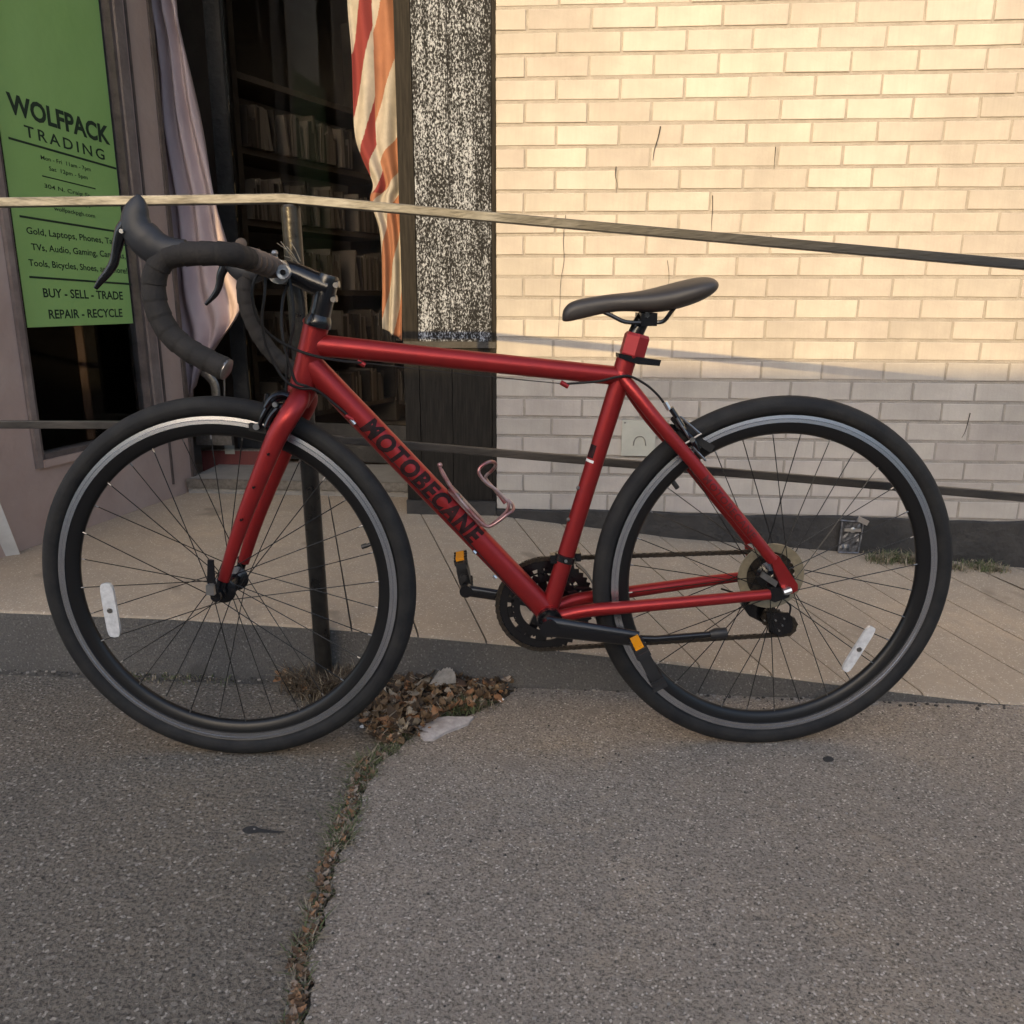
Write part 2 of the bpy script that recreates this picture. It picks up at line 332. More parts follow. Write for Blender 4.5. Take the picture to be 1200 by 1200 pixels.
def glint_flecks():
    """sun glints on rough black paint, put into the colour: pale flecks of several sizes with vertical drag"""
    M_ = bpy.data.materials.new('painted_glints'); M_.use_nodes = True; nt = M_.node_tree; P = nt.nodes['Principled BSDF']; N = nt.nodes.new; Lk = nt.links.new
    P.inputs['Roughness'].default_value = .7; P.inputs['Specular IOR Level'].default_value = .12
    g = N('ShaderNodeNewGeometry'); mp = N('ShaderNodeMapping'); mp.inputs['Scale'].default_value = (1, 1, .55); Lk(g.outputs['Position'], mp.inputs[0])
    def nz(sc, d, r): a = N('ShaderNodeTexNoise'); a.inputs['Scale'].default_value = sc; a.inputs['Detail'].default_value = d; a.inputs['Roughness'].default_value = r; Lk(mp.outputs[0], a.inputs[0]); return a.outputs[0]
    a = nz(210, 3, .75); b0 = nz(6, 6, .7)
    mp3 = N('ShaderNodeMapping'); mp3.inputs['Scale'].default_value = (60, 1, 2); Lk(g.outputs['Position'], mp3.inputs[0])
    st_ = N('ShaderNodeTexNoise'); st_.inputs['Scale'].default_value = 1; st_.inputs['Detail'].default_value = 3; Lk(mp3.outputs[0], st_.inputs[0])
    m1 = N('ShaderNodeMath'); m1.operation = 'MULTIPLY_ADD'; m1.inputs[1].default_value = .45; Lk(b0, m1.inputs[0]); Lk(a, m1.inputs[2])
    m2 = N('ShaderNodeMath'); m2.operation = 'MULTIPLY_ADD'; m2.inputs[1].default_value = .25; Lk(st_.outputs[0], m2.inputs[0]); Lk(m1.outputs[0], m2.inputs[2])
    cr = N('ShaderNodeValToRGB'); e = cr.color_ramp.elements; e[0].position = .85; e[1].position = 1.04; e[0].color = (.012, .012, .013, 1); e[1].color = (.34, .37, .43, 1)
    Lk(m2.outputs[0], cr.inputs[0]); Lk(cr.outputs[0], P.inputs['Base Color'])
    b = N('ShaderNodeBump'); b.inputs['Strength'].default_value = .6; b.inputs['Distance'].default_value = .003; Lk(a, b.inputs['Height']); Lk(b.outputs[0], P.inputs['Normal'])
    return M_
M['board'] = glint_flecks()  # sun glitter of the upper pilaster boards, painted in as pale flecks
worn_towards_left(M['railp'], -.45, .05)

# ------------------------------------------------------------------ text
def text_mesh(txt, W=None, H=None, bold=0, cuts=0, spacing=1, shear=0):
    """flat outline of the words, lower-left corner at 0,0, scaled to W (and H)"""
    cu = bpy.data.curves.new('t', 'FONT'); cu.body = txt; cu.size = 1; cu.offset = bold; cu.space_character = spacing; cu.resolution_u = 3; cu.shear = shear
    ob = bpy.data.objects.new('t', cu); COL.objects.link(ob)
    me = bpy.data.meshes.new_from_object(ob.evaluated_get(bpy.context.evaluated_depsgraph_get()))
    bm = bmesh.new(); bm.from_mesh(me); bmesh.ops.triangulate(bm, faces=bm.faces)
    for _ in range(cuts):
        es = [e for e in bm.edges if e.calc_length() > .12]
        if es: bmesh.ops.subdivide_edges(bm, edges=es, cuts=1)
        bmesh.ops.triangulate(bm, faces=bm.faces)
    P = [v.co.copy() for v in bm.verts]; F = [tuple(v.index for v in f.verts) for f in bm.faces]
    bm.free(); bpy.data.objects.remove(ob); bpy.data.curves.remove(cu); bpy.data.meshes.remove(me)
    x0 = min(p.x for p in P); x1 = max(p.x for p in P); y0 = min(p.y for p in P); y1 = max(p.y for p in P)
    sx = W/(x1-x0) if W else None; sy = H/(y1-y0) if H else sx
    sx = sx or sy
    return [((p.x-x0)*sx, (p.y-y0)*sy) for p in P], F

# ================================================================== THE SETTING
YW, BL, BH = 2.70, .187, .0627           # brick wall face, brick module, course height
YK = 1.73                                # kerb line
def interp(x, T):
    if x <= T[0][0]: return T[0][1]
    for (a, b), (c, d) in zip(T, T[1:]):
        if x <= c: return b+(d-b)*(x-a)/(c-a)
    return T[-1][1]
HK = [(-1.3, .150), (-.9, .146), (-.5, .132), (-.13, .109), (.25, .075), (.62, .038), (.93, .008), (1.2, .005)]
HW = [(-.9, .152), (-.25, .152), (.34, .088), (1.09, .044), (1.47, .010), (2.0, .005)]
def hplat(x, y): t = min(1, max(0, (y-YK)/(YW-YK))); return interp(x, HK)*(1-t)+interp(x, HW)*t

ground = MB().add([(-60, -60, -.05), (60, -60, -.05), (60, 60, -.05), (-60, 60, -.05)], [(0, 1, 2, 3)]).build('ground', M['soil'], smooth=0)
tag(ground, kind='structure')
# platform body (ramp) with its kerb face
b = MB(); xs = [-6+.1*i for i in range(131)]
ys = [YK, 1.9, 2.1, 2.3, 2.5, 2.7, 3.4]
vs_ = []; fs_ = []
for x in xs:
    vs_.append((x, YK, -.05))
    for y in ys: vs_.append((x, y, hplat(x, y)-.007))
n_ = len(ys)+1
for i in range(len(xs)-1):
    for j in range(n_-1): fs_.append((i*n_+j, (i+1)*n_+j, (i+1)*n_+j+1, i*n_+j+1))
b.add(vs_, fs_)
platform = b.build('platform', M['kerb'], smooth=40); tag(platform, kind='structure')
# concrete bays of the platform, joints run obliquely
vp = ray(343, 350); slope = vp.x/vp.y
edge = [-6.0]+[wy(px, py, YK).x for px, py in ((412, 738), (490, 743), (570, 750), (655, 760), (735, 769), (820, 779), (905, 789), (995, 800), (1082, 811), (1172, 823))]
step_ = edge[-1]-edge[-2]
while edge[-1] < 6: edge.append(edge[-1]+step_)
for i in range(len(edge)-1):
    a0, a1 = edge[i]+(.0022 if i else 0), edge[i+1]-.0022
    nx = 60 if i == 0 else 12; vs_ = []; fs_ = []
    yy = [YK, YK+.0035, YK+.012]+[YK+.1*k for k in range(1, 17)]
    dz = random.uniform(-.0008, .0008)
    for ix in range(nx+1):
        x0 = a0+(a1-a0)*ix/nx
        for k, y in enumerate(yy):
            x = x0+slope*(y-YK)*(1 if i else ix/nx)
            dr = .005 if k == 0 else (.0012 if k == 1 else 0)
            if i and ix in (0, nx): dr += .0006
            jy = (.0035*noise.noise(V((x*30, k, 1)))+.002*noise.noise(V((x*90, k, 5)))) if k < 2 else 0
            vs_.append((x, y+max(0, jy), hplat(x, y)-dr+dz-abs(jy)*.5))
        vs_.append((x, yy[-1], hplat(x, y)-.006)); vs_.append((x0, YK, hplat(x0, YK)-.0069))
    n_ = len(yy)+2
    for ix in range(nx):
        for k in range(n_): fs_.append((ix*n_+k, (ix+1)*n_+k, (ix+1)*n_+(k+1) % n_, ix*n_+(k+1) % n_))
    fs_.append(tuple(range(n_))); fs_.append(tuple(nx*n_+k for k in range(n_))[::-1])
    MB().add(vs_, fs_).build('slab', M['slab'], platform, smooth=25)

# pavement in front: rough patch left of the weedy crack, concrete slab right of it
crack_px = [(352, 1230), (362, 1120), (384, 1048), (392, 1010), (412, 968), (424, 930), (440, 900), (472, 872), (500, 852), (548, 838), (585, 820), (602, 806)]
crack = [gz(x, y) for x, y in crack_px]
cr_s = []
for p in catmull(crack, 12):
    cr_s.append(V((p.x+.012*noise.noise(p*22)+.008*noise.noise(p*70), p.y, 0)))
wid = lambda p: .008+.05*max(0, (p.y-1.2))**1.0
Lside = [V((p.x-wid(p)-.01, p.y, 0)) for p in cr_s]; Rside = [V((p.x+.006, p.y, 0)) for p in cr_s]
def sheet(name, poly, mt, thick=.05):
    bm = bmesh.new(); vv = [bm.verts.new(p) for p in poly]; f = bm.faces.new(vv)
    r = bmesh.ops.extrude_face_region(bm, geom=[f]); 
    for e in r['geom']:
        if isinstance(e, bmesh.types.BMVert): e.co.z -= thick
    bmesh.ops.recalc_face_normals(bm, faces=bm.faces); bmesh.ops.triangulate(bm, faces=bm.faces)
    me = bpy.data.meshes.new(name); bm.to_mesh(me); bm.free(); me.materials.append(mt)
    o = bpy.data.objects.new(name, me); COL.objects.link(o); WM[o] = Matrix.Identity(4); return o
topL = [V((Lside[-1].x-.22, 1.55, 0)), V((Lside[-1].x-.42, YK-.012, 0))]
pave = sheet('pavement', [V((-12, -1.3, 0)), V((Lside[0].x, -1.3, 0))]+Lside[:-18]+[V((gz(430, 800).x, YK-.03, 0)), V((-12, YK-.006, 0))], M['pave_l']); tag(pave, kind='structure')
pslab = sheet('pavement_slab', [V((12, -1.3, .002)), V((12, YK-.004, .002)), V((Rside[-1].x, YK-.004, .002))]+[p+V((0, 0, .002)) for p in Rside[::-1]]+[V((Rside[0].x, -1.3, .002))], M['pave_r']); tag(pslab, kind='structure')
tag(MB().aabb((-30, -1.42, -.05), (30, -1.302, -.001)).build('kerb', M['kerb'], smooth=0), kind='structure')
tag(MB().add([(-40, -6.9, -.046), (40, -6.9, -.046), (40, -1.42, -.046), (-40, -1.42, -.046)], [(0, 1, 2, 3)]).build('road', M['road'], smooth=0), kind='structure')

# row of low shops across the street: their roof line throws the shade over the pavement
hb = .645+10*math.tan(SUN_EL)/math.cos(SUN_AZ)
b = MB(); b.aabb((-30, -9.5, -.05), (30, -7.3, hb))
row_ = b.build('shop_row', mat('far_facade', (.50, .44, .37), .9, var=(.55, .48, .41), vscale=2), smooth=0)
tag(row_, 'low row of shops across the street behind the viewer', 'building')
for i in range(14): MB().aabb((-27+i*4, -7.3, .6), (-25+i*4, -7.27, 2.4)).build('window', M['glass'], row_, smooth=0)

# ------------------------------------------------------------------ brick wall
XL = -.252; ZT = 1.297                     # left end of the brickwork; height of a bed joint in the upper part
wall = MB().aabb((XL, YW+.0028, -.05), (7, YW+.25, 4.2)).build('brick_wall', M['mortar'], smooth=0)
tag(wall, 'cream brick wall, sunlit above and shaded below, with a black painted base', 'wall')
base_top = lambda x: .176-.006*(x+.25)+.003*math.sin(x*9)+.002*math.sin(x*31)
b = MB(); xs = [XL-.001+.05*i for i in range(146)]; vs_ = []; fs_ = []
for x in xs:
    vs_ += [(x, YW-.010, -.04), (x, YW-.010+.002*math.sin(x*13), base_top(x)-.004), (x, YW-.004, base_top(x)), (x, YW+.01, base_top(x))]
for i in range(len(xs)-1):
    for j in range(3): fs_.append((i*4+j, (i+1)*4+j, (i+1)*4+j+1, i*4+j+1))
b.add(vs_, fs_).build('painted_base', M['tar'], wall, smooth=40)
def brick_mesh(w, seed):
    r = random.Random(seed); bm = bmesh.new(); d = .010; hw, hh = w/2, (BH-.0098)/2; c = .0012
    def j(a=.0008): return r.uniform(-a, a)
    o_ = [(-hw+j(), -hh+j()), (hw+j(), -hh+j()), (hw+j(), hh+j()), (-hw+j(), hh+j())]
    vv = [(x, d, z) for x, z in o_]+[(x, c, z) for x, z in o_]+[(x-math.copysign(c*1.3, x), 0+j(.0005), z-math.copysign(c*1.3, z)) for x, z in o_]
    fs = []
    for k in (0, 4):
        for q in range(4): fs.append((k+q, k+(q+1) % 4, k+4+(q+1) % 4, k+4+q))
    fs.append((8, 9, 10, 11))
    return vv, fs
FULL = []
for s_ in range(6):
    vv, fs = brick_mesh(BL-.0070, s_); me = bpy.data.meshes.new('brick'); me.from_pydata(vv, [], fs); me.materials.append(M['brick'])
    bm = bmesh.new(); bm.from_mesh(me); bmesh.ops.recalc_face_normals(bm, faces=bm.faces); bm.to_mesh(me); bm.free(); FULL.append(me)
far = MB(); X0 = -.071; Wwi = WM[wall].inverted()
for r in range(-19, 46):
    z = ZT-BH*(r+.5) if r >= 0 else ZT-BH*(r+.5)
    if z < .12 or z > 4.1: continue
    shift = 0 if (r % 2) else BL/2
    jx = random.uniform(-.004, .004)
    k = -3
    while True:
        xa = X0+shift+k*BL+jx; xb = xa+BL; k += 1
        if xa > 6.9: break
        if xb < XL+.03: continue
        part = xa < XL
        xa = max(xa, XL-.004)
        pr = random.uniform(-.0012, .0012)
        if z < 1.95 and xa < 1.75:
            if part:
                vv, fs = brick_mesh(xb-xa-.0070, r); me = bpy.data.meshes.new('brick'); me.from_pydata(vv, [], fs); me.materials.append(M['brick'])
                bm = bmesh.new(); bm.from_mesh(me); bmesh.ops.recalc_face_normals(bm, faces=bm.faces); bm.to_mesh(me); bm.free()
            else: me = random.choice(FULL)
            o = bpy.data.objects.new('brick', me); COL.objects.link(o); o.parent = wall
            o.location = Wwi @ V(((xa+xb)/2, YW+pr, z)); o.rotation_euler = (random.uniform(-.006, .006), random.uniform(-.004, .004), random.uniform(-.004, .004))
        else:
            vv, fs = brick_mesh(xb-xa-.0070, k); far.add([((xa+xb)/2+x, YW+y+pr, z+zz) for x, y, zz in vv], fs)
tag(far.build('brickwork', M['brick'], wall, smooth=0), kind='stuff')

# dead vine stems still stuck on the wall
def vine(pts, r, label):
    P = [wy(x, y, YW-.004) for x, y in pts]
    o = MB().tube(catmull(P, 3), [r, r*.7, r*.4], 5).build('vine_stem', M['vine']); tag(o, label, 'vine stem', 'dead vine stems stuck on the brick wall')
vine([(774, 148), (771, 162), (767, 175), (765, 188)], .0018, 'longest curved dead vine stem high on the wall above the saddle nose')
vine([(722, 195), (721, 205), (723, 215), (722, 226)], .0013, 'short straight dead vine stem above the middle of the top rail')
vine([(663, 252), (660, 280), (661, 305), (657, 330), (656, 360), (654, 395)], .0009, 'thin long dead vine stem left of the saddle nose')
vine([(835, 229), (835, 245), (834, 258), (834, 270)], .0014, 'dead vine stem just above the top rail and saddle tail')
vine([(909, 172), (908, 184), (907, 198)], .0015, 'short dark vine stem in a brick joint high right of the saddle')
vine([(1137, 484), (1134, 496), (1131, 506), (1127, 513)], .0016, 'curved vine stem on the shaded bricks right of the rear tyre')
vine([(782, 305), (784, 322), (783, 336)], .0008, 'faint thin vine stem just above the saddle')

# utility cover plate on the wall
p0 = wy(748, 513, YW); b = MB(); b.aabb(p0+V((-.054, -.010, -.058)), p0+V((.054, .004, .058)))
cov = b.build('cover_plate', M['plate'], smooth=0); tag(cov, 'square cream painted metal cover plate screwed to the wall behind the rear tyre', 'cover plate')
b = MB(); cpt = p0+V((.004, -.0115, -.012))
b.tube([cpt+V((.018*math.cos(a), 0, .018*math.sin(a))) for a in [PI*i/8 for i in range(9)]]+[cpt+V((-.02, 0, -.012))], .0014, 5)
b.tube([cpt+V((.02, 0, -.012)), cpt+V((.018, 0, 0))], .0014, 5); b.build('emblem', M['steel'], cov)
b = MB()
for sx in (-.045, .045): MB().lathe(p0+V((sx, -.010, .05)), (0, -1, 0), [(.003, 0), (.003, .0012)], 8).build('screw', M['steel'], cov)

# ------------------------------------------------------------------ shop front left of the brick
# rough black pilaster of vertical boards
YP = 2.70
pil = MB().aabb((-.552, YP+.012, -.04), (XL-.002, 3.26, 3.4)).build('pilaster', M['tar'], smooth=0)
tag(pil, 'black painted board pilaster, sun glitter coloured into its upper boards, between doorway and brick wall', 'pilaster')
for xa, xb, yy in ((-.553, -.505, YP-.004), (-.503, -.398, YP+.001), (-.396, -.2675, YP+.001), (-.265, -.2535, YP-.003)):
    MB().aabb((xa, yy, .7225), (xb, YP+.012, 3.4)).build('board', M['board'] if -.51 < xa < -.3 else M['boardlow'], pil, smooth=0)  # painted glints only on the sunlit upper boards; the ones below stay plain
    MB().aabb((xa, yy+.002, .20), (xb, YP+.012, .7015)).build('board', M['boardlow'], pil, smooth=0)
MB().aabb((-.556, YP-.012, .10), (XL-.003, YP+.011, .198)).build('plinth', M['tar'], pil, smooth=0)
MB().aabb((-.552, YP-.006, .702), (-.254, YP+.011, .722)).build('ledge', M['tar'], pil, smooth=0)

# splayed display-window wall on the left of the entrance
A = V((-1.585, 2.13, 0)); Bp = V((-1.43, 2.95, 0)); D = (Bp-A).normalized(); NL = V((D.y, -D.x, 0))   # NL faces the doorway
def S(s, z, off=0): return A+D*s+NL*off+V((0, 0, z))
def slabS(b, s0, s1, z0, z1, o0, o1):
    vv = [S(s, z, o) for s in (s0, s1) for o in (o0, o1) for z in (z0, z1)]
    return b.add(vv, [(0, 1, 3, 2), (4, 6, 7, 5), (0, 4, 5, 1), (2, 3, 7, 6), (0, 2, 6, 4), (1, 5, 7, 3)])
b = MB(); slabS(b, -.37, .14, -.04, 3.3, -.12, 0); slabS(b, .14, .715, -.04, .372, -.12, 0); slabS(b, .715, .862, -.04, 3.3, -.12, 0); slabS(b, .14, .715, 2.3, 3.3, -.12, 0)
lw = b.build('shopfront_wall', M['mauve'], smooth=0); tag(lw, 'mauve painted splayed shopfront wall left of the doorway', 'wall')
win = empty('display_window', S(.43, .37)); tag(win, 'tall display window with dark frame in the mauve wall, green sign inside', 'window')
b = MB(); slabS(b, .141, .160, .373, 2.299, -.05, .012); b.build('frame', M['alum'], win, smooth=0)
b = MB(); slabS(b, .676, .7145, .373, 2.299, -.05, .012); b.build('frame', M['alum'], win, smooth=0)
b = MB(); slabS(b, .161, .675, .373, .394, -.05, .016); b.build('sill', M['mauve'], win, smooth=0)
b = MB(); slabS(b, .161, .675, 2.27, 2.299, -.05, .012); b.build('frame', M['alum'], win, smooth=0)
b = MB(); slabS(b, .1605, .175, .3945, 2.269, -.04, .004); slabS(b, .662, .6755, .3945, 2.269, -.04, .004); slabS(b, .1755, .6615, .3945, .41, -.04, .006); b.build('bead', M['trim'], win, smooth=0)
b = MB(); slabS(b, .1605, .6755, .3945, 2.269, -.030, -.026); b.build('pane', M['glass'], win, smooth=0)
for nm_, s0_, s1_, z0_, z1_, o_, lb_ in (('display_case', .24, .40, .38, .66, -.22, 'grey display case low behind the window below the green sign'), ('storage_box', .44, .60, .36, .52, -.30, 'dull grey box on the floor behind the window right of the display case')):
    b = MB(); slabS(b, s0_, s1_, z0_, z1_, o_-.12, o_); o_e = b.build(nm_, mat(nm_+'_grey', (.30, .29, .27), .5), smooth=0); tag(o_e, lb_, nm_.replace('_', ' '))
    b = MB(); slabS(b, s0_+.02, s1_-.02, z0_+.03, z1_-.03, o_+.001, o_+.006); b.build('front_panel', M['wood'], o_e, smooth=0)
# dark moulding strips on the mauve column
b = MB(); slabS(b, .735, .742, .2, 3.2, .0, .006); slabS(b, .848, .866, .155, 3.2, .0, .008); b.build('moulding', M['trim'], lw, smooth=0)
# white board leaning at the frame edge
P1 = [gz(-30, 655, .15), gz(19, 648, .15)]
b = MB(); bl = P1[0]; br = P1[1]; tl = S(-.14, .52, .012); tr = S(-.065, .50, .012)
off = V((.02, -.012, 0)); b.prism([bl, br, tr, tl], off)
wb_ = b.build('white_board', M['white'], smooth=0); tag(wb_, 'white board leaning on the mauve wall at the far left edge', 'board')

# the green paper sign inside the pane
GS0, GS1, GZ0, GZ1 = .206, .648, .772, 1.86
b = MB(); slabS(b, GS0, GS1, GZ0, GZ1, -.024, -.022)
# The sign hangs against the outside of the glass so its print stays crisp
sign = b.build('paper_sign', M['green'], smooth=0); tag(sign, 'green paper shop sign with opening hours taped to the display window', 'sign')
def sign_text(txt, s0, s1, z0, z1, h, bold=0, name='lettering', shear=0, sp=1):
    P, F = text_mesh(txt, s1-s0, h, bold, spacing=sp, shear=shear)       # the sheet hangs a little crooked, so lines drop to the right
    MB().add([S(s0+x, z0+(z1-z0)*x/(s1-s0)+y, -.0212) for x, y in P], F).build(name, M['ink'], sign, smooth=0, normals=False)
def sign_line(s0, s1, z0, z1, t=.0035):
    b = MB(); b.prism([S(s0, z0-t/2, -.0216), S(s1, z1-t/2, -.0216), S(s1, z1+t/2, -.0216), S(s0, z0+t/2, -.0216)], NL*.0005); b.build('rule', M['ink'], sign, smooth=0)
def SP(x, y): P = pl(x, y, S(0, 0, -.0212), NL); return (P-A).dot(D), P.z
def st(txt, x0, y0, x1, y1, hp, **k):
    """words from pixel x0,y0 (baseline start) to x1,y1; hp = letter height in px at the start"""
    a = SP(x0, y0); c = SP(x1, y1); h = SP(x0, y0-hp)[1]-a[1]
    sign_text(txt, a[0], c[0], a[1], c[1], h, **k)
q4 = lambda x, y: (x/4, y/4+140)
def T4(txt, x0, y0, x1, y1, h, bold=.012, **k): st(txt, *q4(x0, y0), *q4(x1, y1), h/4, bold=bold, **k)
def R4(x0, y0, x1, y1, t=.004):
    a = SP(*q4(x0, y0)); c = SP(*q4(x1, y1)); sign_line(a[0], c[0], a[1], c[1], t)
T4('WOLFPACK', 40, -30, 518, 122, 100, .035)
T4('TRADING', 118, 80, 492, 192, 55, .012, sp=1.35)
R4(40, 86, 545, 230, .006)
T4('Mon - Fri  11am - 7pm', 193, 193, 427, 250, 26, .008)
T4('Sat  12pm - 5pm', 232, 245, 412, 288, 26, .008)
R4(198, 264, 448, 325, .003)
T4('304 N. Craig St.', 210, 326, 430, 374, 26, .008)
T4('- 9911', 345, 402, 423, 416, 24, .008)      # the rail hides the rest of this line
T4('wolfpackpgh.com', 255, 432, 447, 468, 26, .010)
R4(92, 453, 545, 525, .006)
T4('Gold, Laptops, Phones, Tablets,', 127, 545, 598, 602, 42)
T4('TVs, Audio, Gaming, Cameras,', 150, 622, 590, 662, 42)
T4('Tools, Bicycles, Shoes, and more!', 138, 696, 598, 732, 42)
R4(138, 738, 615, 772, .006)
T4('BUY - SELL - TRADE', 205, 834, 578, 846, 44, .018)
T4('REPAIR - RECYCLE', 232, 935, 576, 926, 44, .018)

# ------------------------------------------------------------------ entrance: step, jambs, door, things inside
stp = MB().aabb((-1.425, 2.925, .05), (-.556, 3.26, .205)).build('door_step', mat('step_concrete', (.26, .25, .235), .85, var=(.20, .19, .18), vscale=10, bump=.4, bscale=90), smooth=0); tag(stp, kind='structure')
b = MB(); b.aabb((-1.425, 2.915, .175), (-.557, 2.924, .207)); b.build('nosing', M['steel'], stp, smooth=0)
room = MB()
room.aabb((-5, 5.6, 0), (.2, 5.7, 3.3)); room.aabb((-5.1, 1.5, 0), (-5, 5.6, 3.3)); room.aabb((-.24, 2.96, 0), (-.1, 5.6, 3.3))
room.aabb((-5, 1.5, 3.3), (.2, 5.7, 3.4)); room.aabb((-5, 3.27, 0), (-.25, 5.6, .19)); room.aabb((-5, 1.72, -.04), (-1.75, 1.8, 3.3))
rm = room.build('shop_room', M['black'], smooth=0); tag(rm, kind='structure')
b = MB(); b.aabb((-1.75, 1.62, 2.9), (XL, 3.4, 3.3)); tag(b.build('fascia', M['trim'], smooth=0), 'dark fascia board above the shop entrance', 'fascia')
door = empty('entrance_door', (-.98, 3.28, .2)); tag(door, 'dark glazed entrance door at the back of the recess', 'door')
dz0, dz1 = .206, 2.35
dth = rad(8); dH = V((-.605, 3.28, 0)); dX = V((-math.cos(dth), math.sin(dth), 0)); dY = V((math.sin(dth), math.cos(dth), 0))   # hinged on the right, pushed a little inwards
def leafbox(nm, u0, u1, z0, z1, y0, y1, mt): MB().box(dH+dX*(u0+u1)/2+dY*(y0+y1)/2+V((0, 0, (z0+z1)/2)), (abs(u1-u0)/2, abs(y1-y0)/2, (z1-z0)/2), (dX, dY, V((0, 0, 1)))).build(nm, mt, door, smooth=0)
for n, a0, a1, z0, z1 in (('stile', .745, .81, dz0, dz1), ('stile', 0, .06, dz0, dz1), ('bottom_rail', .061, .744, dz0, .36), ('top_rail', .061, .744, 2.25, dz1)):
    leafbox(n, a0, a1, z0, z1, -.018, .02, M['tar'])
leafbox('pane', .0605, .7445, .3605, 2.2495, -.002, .003, M['doorglass'])
jb = MB().aabb((-.598, 3.262, .2), (-.553, 3.31, 3.2)); tag(jb.build('door_jamb', M['mauve'], smooth=0), 'painted door jamb beside the black pilaster', 'door jamb')
# oxblood kick board with pale top strip and a paper tag
kb = MB().box(wy(282, 540, 3.22)+V((.0, 0, .0)), (.155, .012, .042)).build('kick_board', M['redboard'], smooth=0); tag(kb, 'low oxblood wooden board standing on the door step', 'board')
kc = wy(282, 540, 3.22)
MB().aabb(kc+V((-.155, -.014, .0425)), kc+V((.155, .012, .050))).build('top_strip', M['steel'], kb, smooth=0)
MB().aabb(kc+V((-.055, -.016, .03)), kc+V((-.015, -.0145, .085))).build('paper_tag', M['plate'], kb, smooth=0)

# lavender cloth hanging beside the door
def cloth(name, outline_l, outline_r, Yf, mats, colour, nu=24, k=5, fold=.014, nf=5, drift=0):
    Lp = catmull([wy(x, y, Yf) for x, y in outline_l], k); Rp = catmull([wy(x, y, Yf) for x, y in outline_r], k)
    b = MB(); n = len(Lp); vv = []
    for i in range(n):
        for j in range(nu+1):
            t = j/nu; p = Lp[i].lerp(Rp[i], t)
            h_ = 100*i/n
            d = fold*math.sin(2*PI*nf*t+.7*math.sin(h_*.2)+drift*i/n)+fold*.5*noise.noise(V((t*6, h_*.08, 3)))
            vv.append(p+V((0, d, 0)))
    b.v = vv
    for i in range(n-1):
        for j in range(nu):
            q = i*(nu+1)+j; b.f.append((q, q+1, q+nu+2, q+nu+1)); b.mi.append(colour(i/(n-1), (j+.5)/nu))
    o = b.build(name, mats, smooth=80, normals=False)
    md = o.modifiers.new('thickness', 'SOLIDIFY'); md.thickness = .0012
    return o
c_ = cloth('hanging_cloth', [(150, -230), (170, -20), (178, 60), (186, 150), (196, 250), (206, 340), (213, 410), (222, 470)], [(190, -230), (205, -20), (218, 60), (236, 150), (254, 235), (272, 310), (284, 362), (240, 420)], 3.10, M['cloth'], lambda a, b: 0, nf=3, fold=.02)
tag(c_, 'lavender cloth hanging beside the entrance door with a slanted torn edge', 'cloth')
def flag_col(a, t):
    if a < .62 and t < .52-.12*a: 
        return 2 if (math.sin(a*30+t*9) > .1) else 0
    return 1 if math.sin((a*3.6+t*.75)*2*PI) > -.05 else 0
fl = cloth('flag', [(400, -230), (405, -20), (412, 70), (414, 150), (424, 185), (436, 215), (434, 235), (445, 270), (448, 330), (449, 385)], [(458, -230), (462, -20), (465, 70), (466, 150), (467, 185), (468, 215), (468, 235), (470, 270), (471, 330), (472, 399)], 2.74, [M['flagw'], M['flago'], M['flagr']], flag_col, nu=110, k=34, nf=2, fold=.012, drift=4)
tag(fl, 'faded striped flag hanging at the edge of the doorway beside the black pilaster', 'flag')

# bookcases seen through the door glass
def bookcase(x0, y0, x1, y1, zs, label, dy=.0):
    r = random.Random(int(x0*100)); d = V((x1-x0, y1-y0, 0)); Lh = d.length; d.normalize(); nn = V((d.y, -d.x, 0)); o0 = V((x0, y0, 0))
    e = empty('bookcase', (x0, y0, .19)); tag(e, label, 'bookcase')
    for z in zs:
        MB().box(o0+d*Lh/2+nn*-.1+V((0, 0, z)), (Lh/2, .12, .012), (d, nn, V((0, 0, 1)))).build('shelf', M['wood'], e, smooth=0)
    for s in (0, Lh): MB().box(o0+d*s+nn*-.1+V((0, 0, 1.2)), (.015, .13, 1.0), (d, nn, V((0, 0, 1)))).build('side_panel', M['wood'], e, smooth=0)
    cols = [mat('case_a', (.15, .12, .10), .5), mat('case_b', (.24, .20, .17), .5), mat('case_c', (.06, .05, .045), .5)]
    for z in zs[:-1]:
        s = .03
        while s < Lh-.04:
            w = r.uniform(.006, .016); h = r.uniform(.09, .19) if r.random() < .5 else r.uniform(.15, .17); lean = r.uniform(-.05, .05) if r.random() < .85 else r.uniform(.1, .22)
            if r.random() < .07: s += r.uniform(.03, .12); continue
            ax = (d*math.cos(lean)+V((0, 0, math.sin(lean))), nn, V((0, 0, math.cos(lean)))-d*math.sin(lean))
            MB().box(o0+d*(s+w/2)+nn*-.02+V((0, 0, z+.014+h/2)), (w/2, .07, h/2), ax).build('case', r.choice(cols), e, smooth=0)
            s += w+(.002 if lean < .1 else .03)
bookcase(-1.40, 3.55, -1.00, 4.55, [.32, .60, .88, 1.16, 1.44, 1.72], 'dark bookcase of slim cases seen through the left of the door glass')
bookcase(-1.02, 4.6, -.45, 4.3, [.30, .62, .94, 1.26, 1.58], 'dark bookcase deeper in the shop behind the handlebar stem')
